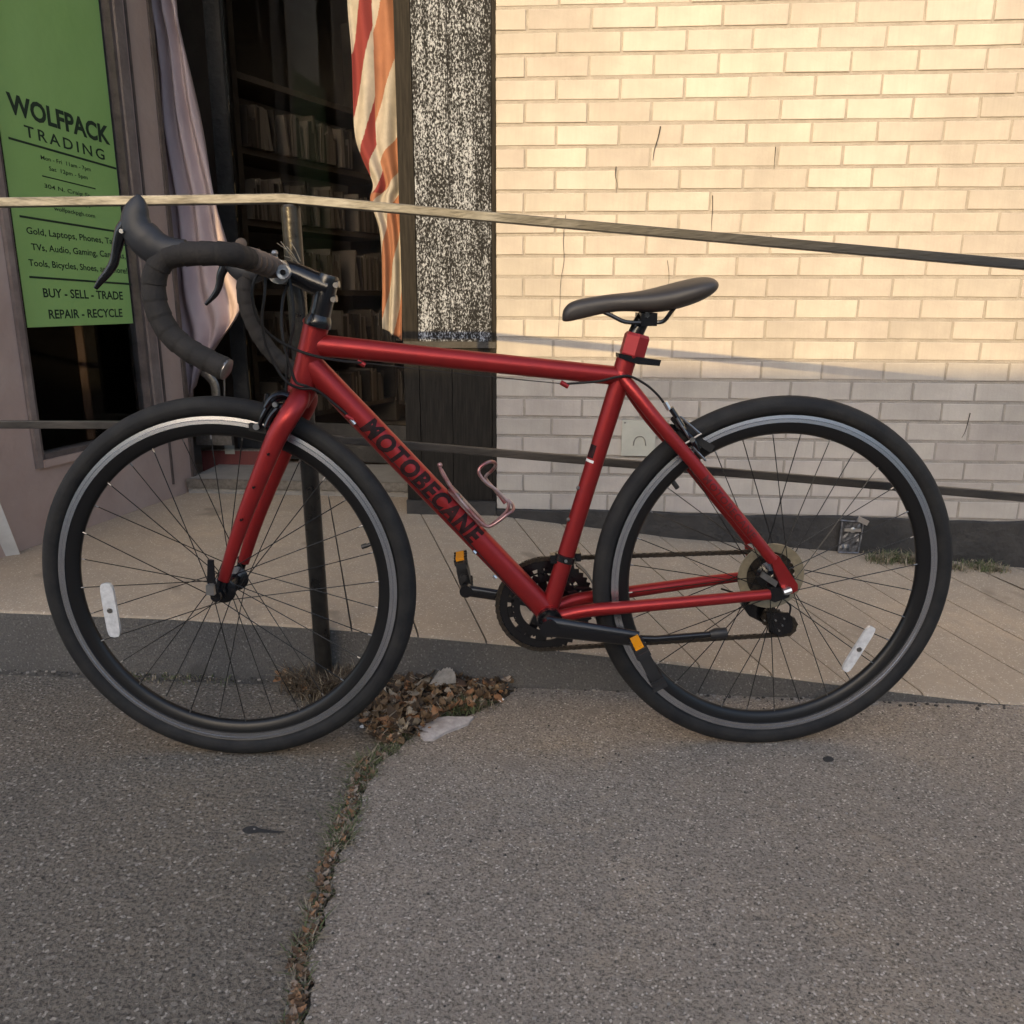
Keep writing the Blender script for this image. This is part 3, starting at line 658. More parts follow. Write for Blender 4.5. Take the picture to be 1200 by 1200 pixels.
# pale bent bracket on the step
b = MB(); b.tube(catmull([wy(x, y, 3.12) for x, y in ((222, 424), (238, 436), (250, 448), (253, 462), (253, 480))], 4), .008, 8, flat=2.2, flatdir=(0, 1, 0))
b.tube([wy(x, y, 3.12) for x, y in ((262, 428), (263, 450), (263, 480))], .004, 6); b.aabb(wy(240, 482, 3.12)+V((-.04, -.01, -.13)), wy(270, 480, 3.12)+V((0, .01, 0)))
tag(b.build('metal_bracket', M['steel']), 'pale bent metal bracket standing in the doorway behind the front wheel', 'bracket')

# ------------------------------------------------------------------ railing of the ramp
rail = empty('ramp_railing', (-.60, 1.70, 0)); tag(rail, 'steel ramp railing with two sloping flat rails on a round black post', 'railing')
RY = 1.695
pt = wy(340, 236, RY); pb = V((pt.x-.012, RY, -.04))
pb = V((wy(379, 762, RY).x, RY, -.04))
MB().tube([pb, V((pt.x, RY, 1.028))], .0188, 20).build('post', M['post'], rail)
MB().lathe(V((pt.x, RY, 1.027)), (0, 0, 1), [(.0188, 0), (.016, .006), (.004, .009)], 20).build('post_cap', M['post'], rail)
def bar(P, hz, hy, name, tilt=0):
    b = MB(); vv = []
    for p in P:
        for dy, dz in ((-1, -1), (1, -1), (1, 1), (-1, 1)):
            c_, s_ = math.cos(tilt), math.sin(tilt); vv.append(p+V((0, dy*hy*c_-dz*hz*s_, dz*hz*c_+dy*hy*s_)))
    fs = []
    for i in range(len(P)-1):
        for j in range(4): fs.append((i*4+j, (i+1)*4+j, (i+1)*4+(j+1) % 4, i*4+(j+1) % 4))
    fs += [(0, 1, 2, 3), tuple(len(P)*4-4+j for j in range(4))]
    o = b.add(vv, fs).build(name, M['railp'] if name == 'top_rail' else M['raild'], rail, smooth=0)
    md = o.modifiers.new('round', 'BEVEL'); md.width = .0015; md.segments = 2
    return o
cor = wy(336, 233, RY); e1 = wy(1200, 310.5, RY); d1 = (e1-cor)
bar([wy(-400, 243, RY), cor, e1, cor+d1*2.2], .0086, .014, 'top_rail')
lc = wy(362, 512, RY); le = wy(1200, 583, RY)
bar([wy(-400, 496, RY), wy(180, 498, RY), lc, le, lc+(le-lc)*2.2], .0082, .006, 'lower_rail')
p2x = cor.x+d1.x*2.15; MB().tube([V((p2x, RY, -.04)), V((p2x, RY, .78))], .0188, 16).build('post', M['post'], rail)
p3x = wy(-390, 242, RY).x; MB().tube([V((p3x, RY, -.04)), V((p3x, RY, 1.03))], .0188, 16).build('post', M['post'], rail)

# ================================================================== THE BICYCLE
Fh = V((-.6263, 1.4105, .346)); Rh = V((.3828, 1.534, .3439))      # hubs
hd = rad(7.4); E1 = V((math.cos(hd), math.sin(hd), 0)); NB = V((-math.sin(hd), math.cos(hd), 0))   # NB points away from the viewer
hf = rad(2.55); F1 = V((math.cos(hf), math.sin(hf), 0)); NF = V((-math.sin(hf), math.cos(hf), 0))
UP = V((0, 0, 1))
def B(x, y, v=0): return pl(x, y, Rh+NB*v, NB)
def F(x, y, v=0): return pl(x, y, Fh+NF*v, NF)
bike = empty('bicycle', (V((Fh.x, Fh.y, 0))+V((Rh.x, Rh.y, 0)))/2, hd)
tag(bike, 'matte red road bicycle with drop handlebar leaning against the ramp railing', 'bicycle')
def part(b, name, mt, parent=None, **k): return b.build(name, mt, parent or bike, **k)

R_T = .345
def wheel(c, ax, e, rear, nm):
    """c hub centre, ax lateral axis away from the viewer, e forward axis"""
    b = MB()
    # rim body: black deep section
    b.lathe(c, ax, [(.3125, -.0125), (.311, -.0095), (.2985, -.0118), (.2955, -.0118), (.282, -.008), (.2765, -.003), (.2765, .003), (.282, .008), (.2955, .0118), (.2985, .0118), (.311, .0095), (.3125, .0125), (.306, .009), (.306, -.009)], 96, closed=True)
    w = part(b, nm, M['rim'], smooth=50)
    for sd in (-1, 1):
        part(MB().lathe(c, ax, [(.3118, sd*.0120), (.3118, sd*.0100), (.2985, sd*.0120), (.2985, sd*.0142), (.3042, sd*.0134), (.3046, sd*.0126), (.3054, sd*.0126), (.3058, sd*.0131)], 120, closed=True), 'brake_track', M['track'], w, smooth=30)
    # tyre with shoulder ridges
    pr = []; rc, r_ = .3275, .0175
    for i in range(36):
        a = 2*PI*i/36; rr = r_*(1+(.018 if i % 3 == 0 else 0)*(1 if abs(a-PI) > 1.0 else 0))
        pr.append((rc+rr*math.cos(a), rr*.98*math.sin(a)))
    t = part(MB().lathe(c, ax, pr, 128, closed=True), 'tyre', M['rubber'], w, smooth=60)
    hw = .034 if not rear else .034
    fl_ = [(-hw, .021), (hw if not rear else .018, .021 if not rear else .024)]
    b = MB()
    b.lathe(c, ax, [(.004, -.050), (.008, -.048), (.008, -hw-.004), (.021, -hw-.002), (.024, -hw), (.021, -hw+.002), (.011, -hw+.008), (.010, 0), (.011, fl_[1][0]-.008), (fl_[1][1], fl_[1][0]-.002), (fl_[1][1]+.003, fl_[1][0]), (fl_[1][1], fl_[1][0]+.002), (.008, fl_[1][0]+.004), (.008, .048), (.004, .052)], 28)
    part(b, 'hub', M['blk'], w, smooth=35)
    # 32 spokes, crossed three times
    n = 32; spin = rad(5) if rear else rad(2)
    for i in range(n):
        sd = i % 2; k = i//2; off, fr = fl_[sd]
        a_r = 2*PI*i/n+spin; tw = (1 if k % 2 else -1)*rad(62)
        a_h = a_r+tw
        ph = c+ax*off+fr*(math.cos(a_h)*e+math.sin(a_h)*UP)
        pr_ = c+ax*(off*.08)+.279*(math.cos(a_r)*e+math.sin(a_r)*UP)
        part(MB().tube([ph, pr_], .00095, 5), 'spoke', M['spoke'], w)
        dirn = (pr_-ph).normalized()
        part(MB().tube([pr_-dirn*.009, pr_], .0014, 6), 'nipple', M['steel'], w)
    return w
fw = wheel(Fh, NF, F1, False, 'front_wheel'); rw = wheel(Rh, NB, E1, True, 'rear_wheel')
def spoke_reflector(w, P0, P1, ax, wd):
    d = (P1-P0); L_ = d.length/2; d.normalize(); u = d.cross(ax).normalized(); c = (P0+P1)/2
    poly = []
    for i in range(16):
        a = 2*PI*i/16; ca, sa = math.cos(a), math.sin(a)
        poly.append(c-ax*.012+d*L_*math.copysign(abs(ca)**.35, ca)+u*wd*math.copysign(abs(sa)**.5, sa)*(1))
    r = part(MB().prism(poly, ax*.006), 'spoke_reflector', M['reflector'], w, smooth=30)
    part(MB().lathe(c-ax*.0125, ax, [(.005, -.001), (.005, .009)], 12), 'clip', M['steel'], w)
spoke_reflector(fw, F(127, 681, -.01), F(138, 744, -.01), NF, .0125)
spoke_reflector(rw, B(1020, 732, -.01), B(987, 784, -.01), NB, .0095)
part(MB().tube([F(440, 636), F(428, 640)], .0035, 8).tube([F(430, 639), F(424, 641)], .0045, 8), 'valve', M['plastic'], fw)
part(MB().tube([B(780, 553), B(789, 566)], .0032, 8).tube([B(788, 564), B(794, 572)], .0045, 8), 'valve', M['plastic'], rw)

# ---- frame
b = MB()
ht, hbm = B(371, 379), B(354.5, 455)
b.tube([ht, hbm], [.0215, .0205, .0205, .0205, .0225], 28)
b.lathe(ht, (ht-hbm), [(.0215, -.004), (.0235, -.003), (.0235, .002), (.0215, .004)], 28)
hax = (hbm-ht).normalized()
b.lathe(hbm, (ht-hbm), [(.0225, -.002), (.0245, -.001), (.0245, .004), (.0215, .008)], 28)
tt0, tt1 = B(366, 403.5), B(728, 441)
b.tube([tt0.lerp(tt1, i/8) for i in range(9)], [.0190, .0170, .0170, .0168], 26)
bb = B(642, 719)
dt0, dt1 = B(362, 425), bb+V((0, 0, .003))
b.tube([dt0.lerp(dt1, i/8) for i in range(9)], [.0215, .0222, .0222, .0222, .0215], 30)
st0, st1 = B(735, 418), bb
b.tube([st0.lerp(st1, i/6) for i in range(7)], [.0178, .0165, .0158, .0160, .0172], 24)
b.tube([bb-NB*.036, bb+NB*.036], .0225, 28)
b.sphere(tt1+(st0-tt1)*.1, .0185, 16)
part(b, 'frame', M['frame'], smooth=50)
frame = [o for o in bike.children if o.name.startswith('frame')][0]
axn = Rh-NB*.062; axf = Rh+NB*.062
def stay(pts, R_, nm, sides=14, mirror=False):
    return part(MB().tube(catmull(pts, 5), R_, sides), nm, M['frame'], smooth=60)
stay([bb-NB*.020+E1*.012, B(690, 715.5, -.032), B(735, 711.5, -.042), B(820, 704, -.055), B(902, 696.5, -.061)], [.0125, .0125, .012, .0108, .0098], 'chain_stay')
stay([bb+NB*.020+E1*.012+V((0, 0, .004)), B(678, 702, .032), B(735, 694, .042), B(820, 682, .055), B(866, 676, .060)], [.0125, .0125, .012, .0108, .0098], 'chain_stay')
ss = stay([B(728, 440, -.010), B(745, 461, -.026), B(775, 499, -.042), B(815, 545, -.050), B(855, 594, -.056), B(890, 637, -.061), B(905, 656, -.062)], [.011, .0115, .0118, .0115, .011, .0105, .011], 'seat_stay')
P_ = [B(728, 440, -.010), B(745, 461, -.026), B(775, 499, -.042), B(815, 545, -.050), B(855, 594, -.056), B(890, 637, -.061), B(905, 656, -.062)]
stay([p+NB*(-2*((p-Rh).dot(NB))) for p in P_], [.011, .0115, .0118, .0115, .011, .0105, .011], 'seat_stay')
b = MB(); b.prism([B(898, 645, -.066), B(913, 652, -.066), B(935, 685, -.066), B(935, 692, -.066), B(928, 696, -.066), B(917, 691, -.066), B(909, 672, -.066)], NB*.012); part(b, 'dropout', M['frame'])
b = MB(); b.prism([B(902, 690, -.063), B(926, 686, -.063), B(925, 700, -.063), B(908, 706, -.063), B(896, 701, -.063)], NB*.007); part(b, 'dropout', M['blk'])
b = MB(); b.prism([p+NB*.128 for p in (B(900, 660, -.066), B(935, 685, -.066), B(925, 700, -.066), B(905, 705, -.066))], NB*.006); part(b, 'dropout', M['frame'])
# chain-stay bridge and rear axle nut
part(MB().tube([axn-NB*.012, axn+NB*.01], .0075, 16).tube([B(918, 694, -.08), B(927, 691, -.08)], .006, 8), 'axle_nut', M['silver'])
part(MB().prism([B(891, 676, -.060), B(894, 670, -.060), B(912, 682, -.060), B(909, 688, -.060)], NB*.004), 'dropout_sticker', M['steel'])

# ---- fork, front brake
def fl(pts, R_): return MB().tube(catmull(pts, 6), R_, 18, flat=.82, flatdir=None)
part(fl([F(352, 458, 0), F(349, 470, -.03), F(338, 488, -.047), F(324, 512, -.050), F(310, 545, -.051), F(292, 590, -.051), F(276, 634, -.051), F(262, 680, -.051)], [.018, .0185, .0185, .018, .0165, .0145, .0125, .0105]), 'fork_leg', M['frame'], smooth=60)
near = [F(352, 458, 0), F(349, 470, -.03), F(338, 488, -.047), F(324, 512, -.050), F(310, 545, -.051), F(292, 590, -.051), F(276, 634, -.051), F(262, 680, -.051)]
part(fl([p+NF*(-2*((p-Fh).dot(NF))) for p in near], [.018, .0185, .0185, .018, .0165, .0145, .0125, .0105]), 'fork_leg', M['frame'], smooth=60)
part(MB().lathe(hbm-(ht-hbm).normalized()*.001, -(ht-hbm), [(.0235, -.003), (.0245, 0), (.0245, .006), (.021, .016), (.017, .03)], 26), 'fork_crown', M['frame'])
for x, y in ((314.5, 532), (297.5, 571), (283, 609)):
    c = F(x, y, -.0665); part(MB().lathe(c, NF, [(.0022, -.003), (.0022, .004)], 10), 'eyelet', M['blk'])
c = Fh-NF*.052
for sgn in (-1, 1):
    cc = Fh+NF*.052*sgn; leg_end = F(262, 680, -.051); leg_end = leg_end+NF*(0 if sgn < 0 else .102)
    b = MB(); b.tube([leg_end+V((0, 0, .01)), cc], [.0095, .007], 12, flat=.5, flatdir=F1); b.lathe(cc, NF, [(.012, -.004), (.012, .004)], 16); part(b, 'fork_end', M['blk'])
# quick release
q = Fh-NF*.066
b = MB(); b.tube([Fh-NF*.058, Fh+NF*.066], .003, 8); b.lathe(q, NF, [(.009, -.004), (.010, .004), (.008, .010)], 14)
b.tube([q, F(250, 693, -.075), F(247.5, 680, -.078), F(247, 656, -.075)], [.009, .008, .0078, .006], 10, flat=.6); part(b, 'quick_release', M['blk'])
part(MB().box(F(247, 691, -.082), (.007, .004, .009)), 'quick_release_nut', M['silver'])
part(MB().lathe(Fh+NF*.058, NF, [(.009, 0), (.010, .006), (.006, .014)], 14), 'quick_release_nut', M['blk'])

def brake(P, centre, ax, back, nm):
    """dual-pivot caliper; P maps px,py,v to points"""
    e = None
    return e
b = MB()
b.tube(catmull([F(343, 470, -.012), F(330, 466, -.022), F(317, 474, -.03), F(308, 488, -.033), F(304, 500, -.031)], 5), [.008, .010, .009, .008, .006], 10, flat=.6, flatdir=NF)
b.tube(catmull([F(343, 470, .0), F(327, 468, .012), F(317, 474, .024), F(308, 488, .03), F(304, 500, .029)], 5), [.008, .010, .009, .008, .006], 10, flat=.6, flatdir=NF)
b.tube([F(325, 464, -.03), F(333, 461, .03)], .006, 8); b.tube(catmull([F(345, 466, -.02), F(332, 462, -.024), F(320, 466, -.03), F(311, 478, -.034)], 4), [.011, .012, .012, .008], 12, flat=.6, flatdir=NF); b.tube([F(316, 462, -.03), F(314, 474, -.03)], .008, 10); b.tube(catmull([F(343, 474, -.02), F(328, 478, -.026), F(318, 488, -.03), F(312, 500, -.032)], 4), [.011, .011, .009, .008], 10, flat=.6, flatdir=NF)
fb = part(b, 'front_brake', M['blk'])
part(MB().box(F(303, 502, -.021), (.016, .006, .006), (F1*.94+UP*-.2, NF, UP)), 'brake_pad', M['rubber'], fb)
part(MB().box(F(303, 502, .021), (.016, .006, .006), (F1*.94+UP*-.2, NF, UP)), 'brake_pad', M['rubber'], fb)
part(MB().lathe(F(300.5, 500, -.036), NF, [(.0055, -.003), (.0055, .003), (.002, .008)], 10), 'pad_bolt', M['silver'], fb)
part(MB().lathe(F(322.5, 474, -.041), NF, [(.0045, -.003), (.0045, .004)], 10), 'pivot_bolt', M['silver'], fb)
part(MB().tube([F(333, 463, -.022), F(340, 461, -.022)], .004, 8), 'barrel_adjuster', M['silver'], fb)
# rear brake on the seat stays
b = MB()
b.tube(catmull([B(788, 490, -.01), B(800, 503, -.024), B(812, 516, -.032), B(818, 528, -.031)], 5), [.008, .010, .009, .007], 10, flat=.6, flatdir=NB)
b.tube(catmull([B(790, 492, .004), B(806, 497, .02), B(820, 508, .03), B(824, 520, .03)], 5), [.008, .010, .009, .007], 10, flat=.6, flatdir=NB)
b.tube([B(778, 499, 0), B(798, 503, 0)], .006, 8); b.tube([B(786, 478, -.022), B(800, 500, -.022)], .005, 8)
rb = part(b, 'rear_brake', M['blk'])
part(MB().box(B(824, 520, -.021), (.020, .006, .007), (E1*.85-UP*.5, NB, UP*.85+E1*.5)), 'brake_pad', M['rubber'], rb)
part(MB().box(B(824, 520, .021), (.020, .006, .007), (E1*.85-UP*.5, NB, UP*.85+E1*.5)), 'brake_pad', M['rubber'], rb)
b = MB()
for a_, b_ in (((797, 488), (820, 508)), ((793, 490), (812, 520)), ((803, 520), (822, 508)), ((812, 524), (827, 540))): b.tube([B(*a_, -.036), B(*b_, -.036)], .0022, 6)
b.lathe(B(811, 515, -.038), NB, [(.005, -.003), (.005, .003)], 10); b.lathe(B(787, 506, -.030), NB, [(.005, -.004), (.005, .004)], 10); part(b, 'brake_linkage', M['steel'], rb)
part(MB().tube([B(779, 471, -.022), B(784, 480, -.022)], .0045, 8), 'barrel_adjuster', M['silver'], rb)

# ---- stem, handlebar, levers
sa, sb = F(384, 328), F(373, 377)
b = MB(); b.tube([sa+(sa-sb)*.12, sa, sb], [.016, .0185, .0175], 20)
b.tube(catmull([F(386, 338), F(368, 331), F(350, 323), F(334, 318)], 5), [.0195, .0195, .0190, .0185], 16, flat=1.0)
stem = part(b, 'stem', M['blk'], smooth=50)
part(MB().lathe(sb+(sa-sb)*-.03, (sa-sb), [(.022, -.006), (.023, 0), (.0205, .009), (.018, .014)], 24), 'headset_cap', M['blk'])
for x, y in ((393.5, 334), (390.5, 351)):
    part(MB().tube([F(x-9, y, .0), F(x+4, y-1, .0)], .0085, 12, flat=.7).lathe(F(x, y, -.0105), NF, [(.0045, -.003), (.0045, .006)], 10), 'stem_bolt', M['silver'] if 0 else M['steel'], stem)
cl = F(331, 319, 0)
part(MB().tube([cl-NF*.023, cl+NF*.023], .0195, 22), 'face_plate', M['silver'], stem)
part(MB().tube([F(331.5, 319, -.058), F(333, 319, -.02)], .008, 10).lathe(F(331.5, 319, -.058), NF, [(.003, -.0042), (.004, -.004), (.005, -.001), (.0105, -.002), (.012, .001), (.012, .007)], 20), 'clamp_cap', mat('cap_blue_silver', (.55, .60, .66), .3, metal=.8), stem)
part(MB().lathe(F(331.5, 319, -.0625), NF, [(.0045, -.001), (.0045, .002)], 14), 'clamp_bolt', M['blk'], stem)
part(MB().sphere(F(322, 297, -.02), .006, 8).tube([F(322, 299, -.02), F(326, 310, -.02)], .004, 6), 'clamp_screw', M['steel'], stem)
def taped(P, r=.0155, pitch=.024, amp=.0013, k=1):
    """handlebar tape wound as overlapping turns"""
    Q = catmull(P, 14); out = []; R_ = []; s = 0; last = None
    for p in Q:
        if last is not None: s += (p-last).length
        last = p; out.append(p); R_.append(r+amp*((s/pitch) % 1)-amp/2)
    return MB().tube(out, R_, 16)
topn = [cl-NF*.03, F(308, 309, -.085), F(292, 303, -.140), F(276, 299, -.180), F(262, 297.5, -.196)]
hbr = part(taped([F(326, 316, -.030), F(316, 312, -.055), F(303, 307, -.10), F(290, 303, -.140)], .0160, .021, .0060), 'handlebar', M['tapering'])
hgrip = part(taped([F(291, 303, -.137), F(276, 299, -.180), F(262, 297.5, -.196), F(240, 297, -.20), F(215, 298, -.20), F(195, 302, -.20), F(184, 316, -.20), F(180, 336, -.20), F(184, 362, -.203), F(197, 388, -.206), F(217, 407, -.209), F(243, 422, -.212), F(265, 433, -.214)], .0172), 'bar_tape', M['tape'], hbr)
part(MB().lathe(F(265.5, 433, -.214), F(265, 433, -.214)-F(243, 422, -.212), [(.0165, -.002), (.0165, .001), (.011, .0035), (.004, .004)], 20), 'end_plug', M['steel'], hbr)
part(MB().lathe(F(282, 286, -.16), (V((.5, -.7, .1))), [(.008, -.004), (.008, .006), (.005, .008)], 12), 'bar_clip', M['tapering'], hbr)
farp = [cl+NF*.028, F(352, 322, .10), F(362, 325, .17), F(352, 323, .196), F(335, 320, .20), F(315, 318, .20), F(298, 317, .20), F(289, 326, .20), F(287, 345, .20), F(293, 370, .203), F(306, 397, .206), F(325, 420, .209), F(347, 437, .212)]
part(taped(farp, .0158), 'bar_tape', M['tape'], hbr)
def hood(P, R_, lat, par):
    o = part(MB().tube(catmull(P, 6), R_, 18, flat=lat, flatdir=None), 'brake_hood', M['hood'], par, smooth=70)
    return o
mm = .00124
def tube_px(P, v, Rpx, mt, nm, lat=.75, dep=1.0, par=None, n=16):
    pts = catmull([F(x, y, v) for x, y in P], 6)
    # ellipse: full radius in the bike plane, lat times that across it
    R_ = lerp_list([r*mm*dep for r in Rpx], len(pts))
    b = MB(); vv = []
    for i, p in enumerate(pts):
        t = (pts[min(i+1, len(pts)-1)]-pts[max(i-1, 0)]).normalized(); u = t.cross(NF).normalized()
        for j in range(n):
            a = 2*PI*j/n; vv.append(p+R_[i]*math.cos(a)*u+R_[i]*lat*math.sin(a)*NF)
    N = len(pts); fs = [(i*n+j, i*n+(j+1) % n, (i+1)*n+(j+1) % n, (i+1)*n+j) for i in range(N-1) for j in range(n)]
    for e_, i in ((pts[0], 0), (pts[-1], N-1)):
        vv.append(e_); c = len(vv)-1
        fs += [(c, i*n+j, i*n+(j+1) % n) for j in range(n)]
    return part(b.add(vv, fs), nm, mt, par, smooth=75)
h1 = tube_px([(162, 228), (162, 234), (161, 243), (159, 255), (161, 268), (170, 280), (182, 290), (196, 295), (210, 296), (219, 296)], -.20, [2, 8, 13, 16.5, 19, 21, 20, 17.5, 15.5, 14.5], M['hood'], 'brake_hood', .66)
tube_px([(150, 262), (143, 271), (139, 283), (136, 296), (133, 309), (126, 320), (119, 328), (112, 338)], -.20, [9, 8, 6.5, 5.4, 5.4, 4.8, 4.2, 2.5], M['blk'], 'brake_lever', .9)
part(MB().lathe(F(143, 271, -.212), NF, [(.0032, -.003), (.0032, .004)], 10), 'lever_pin', M['silver'], h1)
tube_px([(262, 268), (264, 272), (263, 284), (268, 298), (280, 312), (293, 318), (305, 317)], .20, [3, 7, 9, 11, 14, 14, 11], M['hood'], 'brake_hood', .72, 1.3) if False else None
tube_px([(266, 288), (268, 296), (272, 306), (284, 317), (298, 318), (308, 315)], .20, [5, 9, 12, 14, 14, 11], M['hood'], 'brake_hood', .72, 1.28)
tube_px([(265, 309), (259, 322), (257, 334), (252, 345), (241, 357)], .20, [6, 5, 4.2, 3.6, 2], M['blk'], 'brake_lever', .9, 1.3)
# loose dry strands caught in the stem
b = MB()
for a_, b_ in (((325, 285), (345, 303)), ((329, 283), (343, 306)), ((341, 284), (352, 306)), ((336, 289), (349, 308)), ((333, 300), (351, 309))): b.tube([F(*a_, .0), F((a_[0]+b_[0])/2, (a_[1]+b_[1])/2-2, -.004), F(*b_, .004)], .0013, 5, flat=.4)
tag(b.build('dry_stalks', M['straw']), 'bundle of dry stalks caught between stem and railing post', 'dry stalks')

# ---- cables
def cab(P, r=.0025, nm='cable', mt=None): return part(MB().tube(catmull(P, 8), r, 7), nm, mt or M['cable'])
cab([F(318, 310, -.06), F(306, 318, -.07), F(297, 332, -.08), F(296, 352, -.08), F(303, 376, -.07), F(320, 395, -.05), F(345, 409, -.035), F(372, 418, -.027), B(400, 423, -.022), B(424, 425, -.014)])
cab([B(424, 425, -.012), B(540, 438, -.012), B(662, 450, -.010)], .0009)
cab([B(662, 450, -.012), B(700, 447, -.024), B(722, 442, -.026), B(738, 441, -.026), B(756, 450, -.024), B(770, 462, -.022), B(781, 476, -.022)], .0022, 'cable_noodle')
cab([F(312, 314, -.05), F(310, 345, -.07), F(307, 375, -.07), F(312, 405, -.06), F(325, 433, -.05), F(338, 449, -.045), F(352, 455, -.032), F(368, 456, -.028), B(383, 466, -.026), B(402, 482, -.022), B(410, 489, -.020)])
cab([F(345, 320, .02), F(333, 345, -.02), F(330, 375, -.035), F(333, 405, -.04), F(341, 432, -.035), F(347, 448, -.032), F(360, 453, -.030), B(380, 462, .010)])
cab([F(338, 322, -.02), F(343, 350, -.03), F(344, 380, -.035), F(338, 410, -.03), F(336, 440, -.024), F(335, 462, -.022)])
cab([F(350, 325, .04), F(356, 360, .035), F(354, 400, .03), F(347, 436, .028), F(350, 452, .028), B(380, 462, .024)])
cab([B(410, 489, -.018), B(520, 604, -.020), B(622, 716, -.016)], .0009)
cab([B(412, 490, .012), B(524, 604, .010), B(626, 718, .010)], .0009)
for x, y in ((410, 489), (424, 425), (662, 450)):
    part(MB().tube([B(x-5, y-2, -.021 if y > 470 else -.012), B(x+4, y+3, -.020 if y > 470 else -.012)], .0045, 10), 'cable_stop', M['frame'])
part(MB().tube([B(410, 490, -.021), B(416, 497, -.021)], .0035, 8), 'barrel_adjuster', M['silver'])
for x, y in ((556, 647), (580, 676)):
    part(MB().tube([B(x-1.5, y-1.5, -.019), B(x+1.5, y+1.5, -.019)], .003, 6), 'cable_end', M['silver'])

# ---- saddle, seat post
stt = B(743, 392)
part(MB().tube([B(741, 399), B(752, 376), B(757, 368)], [.0135, .0135, .012], 18), 'seat_post', M['blk'])
sax = (B(748, 384)-B(739, 418)).normalized()
c0, c1 = B(739.5, 419), B(747.5, 391)
part(MB().tube([c0, c0.lerp(c1, .12), c0.lerp(c1, .88), c1], [.0205, .0235, .0235, .0205], 6), 'seat_collar', M['gold'], smooth=20)
part(MB().prism([B(725, 414, -.02), B(745, 418, -.02), B(775, 422, -.02), B(773, 429, -.02), B(748, 427, -.02), B(735, 423, -.02), B(725, 419, -.02)], NB*.03), 'seat_clamp', M['blk'])
b = MB()
# saddle shell: sections along its length, px stations with top and bottom edges and half width
sec = [(659, 367, 376, .008), (661, 361, 378, .015), (667, 354, 378, .019), (680, 350, 375, .021), (700, 346.5, 370, .023), (720, 344, 366, .028), (740, 342.5, 366, .038), (757, 339.5, 368, .050), (775, 335, 367, .062), (795, 329.5, 362, .071), (812, 325.5, 356, .073), (825, 324, 349, .068), (832, 327, 343, .055), (835, 332, 339, .035)]
n = 26; vv = []
for (x, yt, yb, hw) in sec:
    ctr = (B(x, yt)+B(x, yb))/2; hh = (B(x, yt).z-B(x, yb).z)/2
    for j in range(n):
        a = 2*PI*j/n; ca, sa = math.cos(a), math.sin(a)
        zz = hh*(math.copysign(abs(sa)**.75, sa) if sa > 0 else -abs(sa)**.9*(1 if abs(ca) > .35 else .55))
        lateral = hw*math.copysign(abs(ca)**.8, ca)*(1 if sa < .3 else 1-.12*(sa-.3))
        vv.append(ctr+NB*lateral+UP*zz)
N = len(sec); fs = [(i*n+j, i*n+(j+1) % n, (i+1)*n+(j+1) % n, (i+1)*n+j) for i in range(N-1) for j in range(n)]
fs += [tuple(range(n))[::-1], tuple((N-1)*n+j for j in range(n))]
sd = part(b.add(vv, fs), 'saddle', M['leather'], smooth=80)
md = sd.modifiers.new('sub', 'SUBSURF'); md.levels = 1; md.render_levels = 2
for v in (-.021, .021):
    part(MB().tube(catmull([B(704, 364, v*.5), B(717, 370, v*.8), B(732, 377, v), B(750, 378, v), B(768, 378, v), B(778, 376, v*1.3), B(786, 366, v*1.8), B(791, 360, v*2)], 5), .0036, 8), 'saddle_rail', M['blk'], sd)
b = MB(); b.box(B(757, 374), (.014, .026, .011), (E1, NB, UP)); b.tube([B(757, 370)-NB*.022, B(757, 370)+NB*.022], .009, 14); part(b, 'saddle_clamp', M['blk'])
part(MB().lathe(B(758, 369, -.023), NB, [(.005, -.003), (.005, .003)], 6), 'clamp_bolt', M['silver'])

# ---- cranks, rings, pedals
cc = bb+NB*.048
def ring(c, ax, r0, r1, th, teeth=0, n=None):
    n = n or (teeth*4 if teeth else 72); a = ax.normalized(); u = E1; w = UP; vv = []
    for side in (-th/2, th/2):
        for rr in (0, 1):
            for j in range(n):
                q_ = 2*PI*j/n; r = r1 if rr else r0
                if rr and teeth: r = r1+(-.0035, -.0008, .0022, -.0008)[j % 4]
                vv.append(c+a*side+r*(math.cos(q_)*u+math.sin(q_)*w))
    fs = []
    for j in range(n):
        k = (j+1) % n
        fs += [(j, k, n+k, n+j), (2*n+j, 3*n+j, 3*n+k, 2*n+k), (j, 2*n+j, 2*n+k, k), (n+j, n+k, 3*n+k, 3*n+j)]
    return vv, fs
def add_ring(b, *a, **k): vv, fs = ring(*a, **k); b.add(vv, fs)
b = MB(); add_ring(b, cc, NB, .074, .0945, .003, 48); add_ring(b, cc, NB, .064, .067, .0024)
for i in range(10):
    a = 2*PI*i/10+.2; p = .0705; b.box(cc+p*(math.cos(a)*E1+math.sin(a)*UP), (.005, .0015, .011), (math.cos(a)*E1+math.sin(a)*UP, NB, -math.sin(a)*E1+math.cos(a)*UP))
outer = part(b, 'chainring', M['blk'])
b = MB(); add_ring(b, cc-NB*.008, NB, .050, .0655, .003, 34); part(b, 'chainring', M['blk'])
b = MB(); b.lathe(cc-NB*.006, NB, [(.026, -.004), (.026, .010)], 24)
fa = (B(545, 692, .062)-bb); fa_ang = math.atan2(fa.z, fa.dot(E1))
for i in range(5):
    a = fa_ang+2*PI*i/5; d = math.cos(a)*E1+math.sin(a)*UP; w_ = -math.sin(a)*E1+math.cos(a)*UP
    b.prism([cc+d*.02+w_*.011, cc+d*.074+w_*.006, cc+d*.074-w_*.006, cc+d*.02-w_*.011], NB*.008)
part(b, 'spider', M['blk'])
farend = B(546, 692, .064)
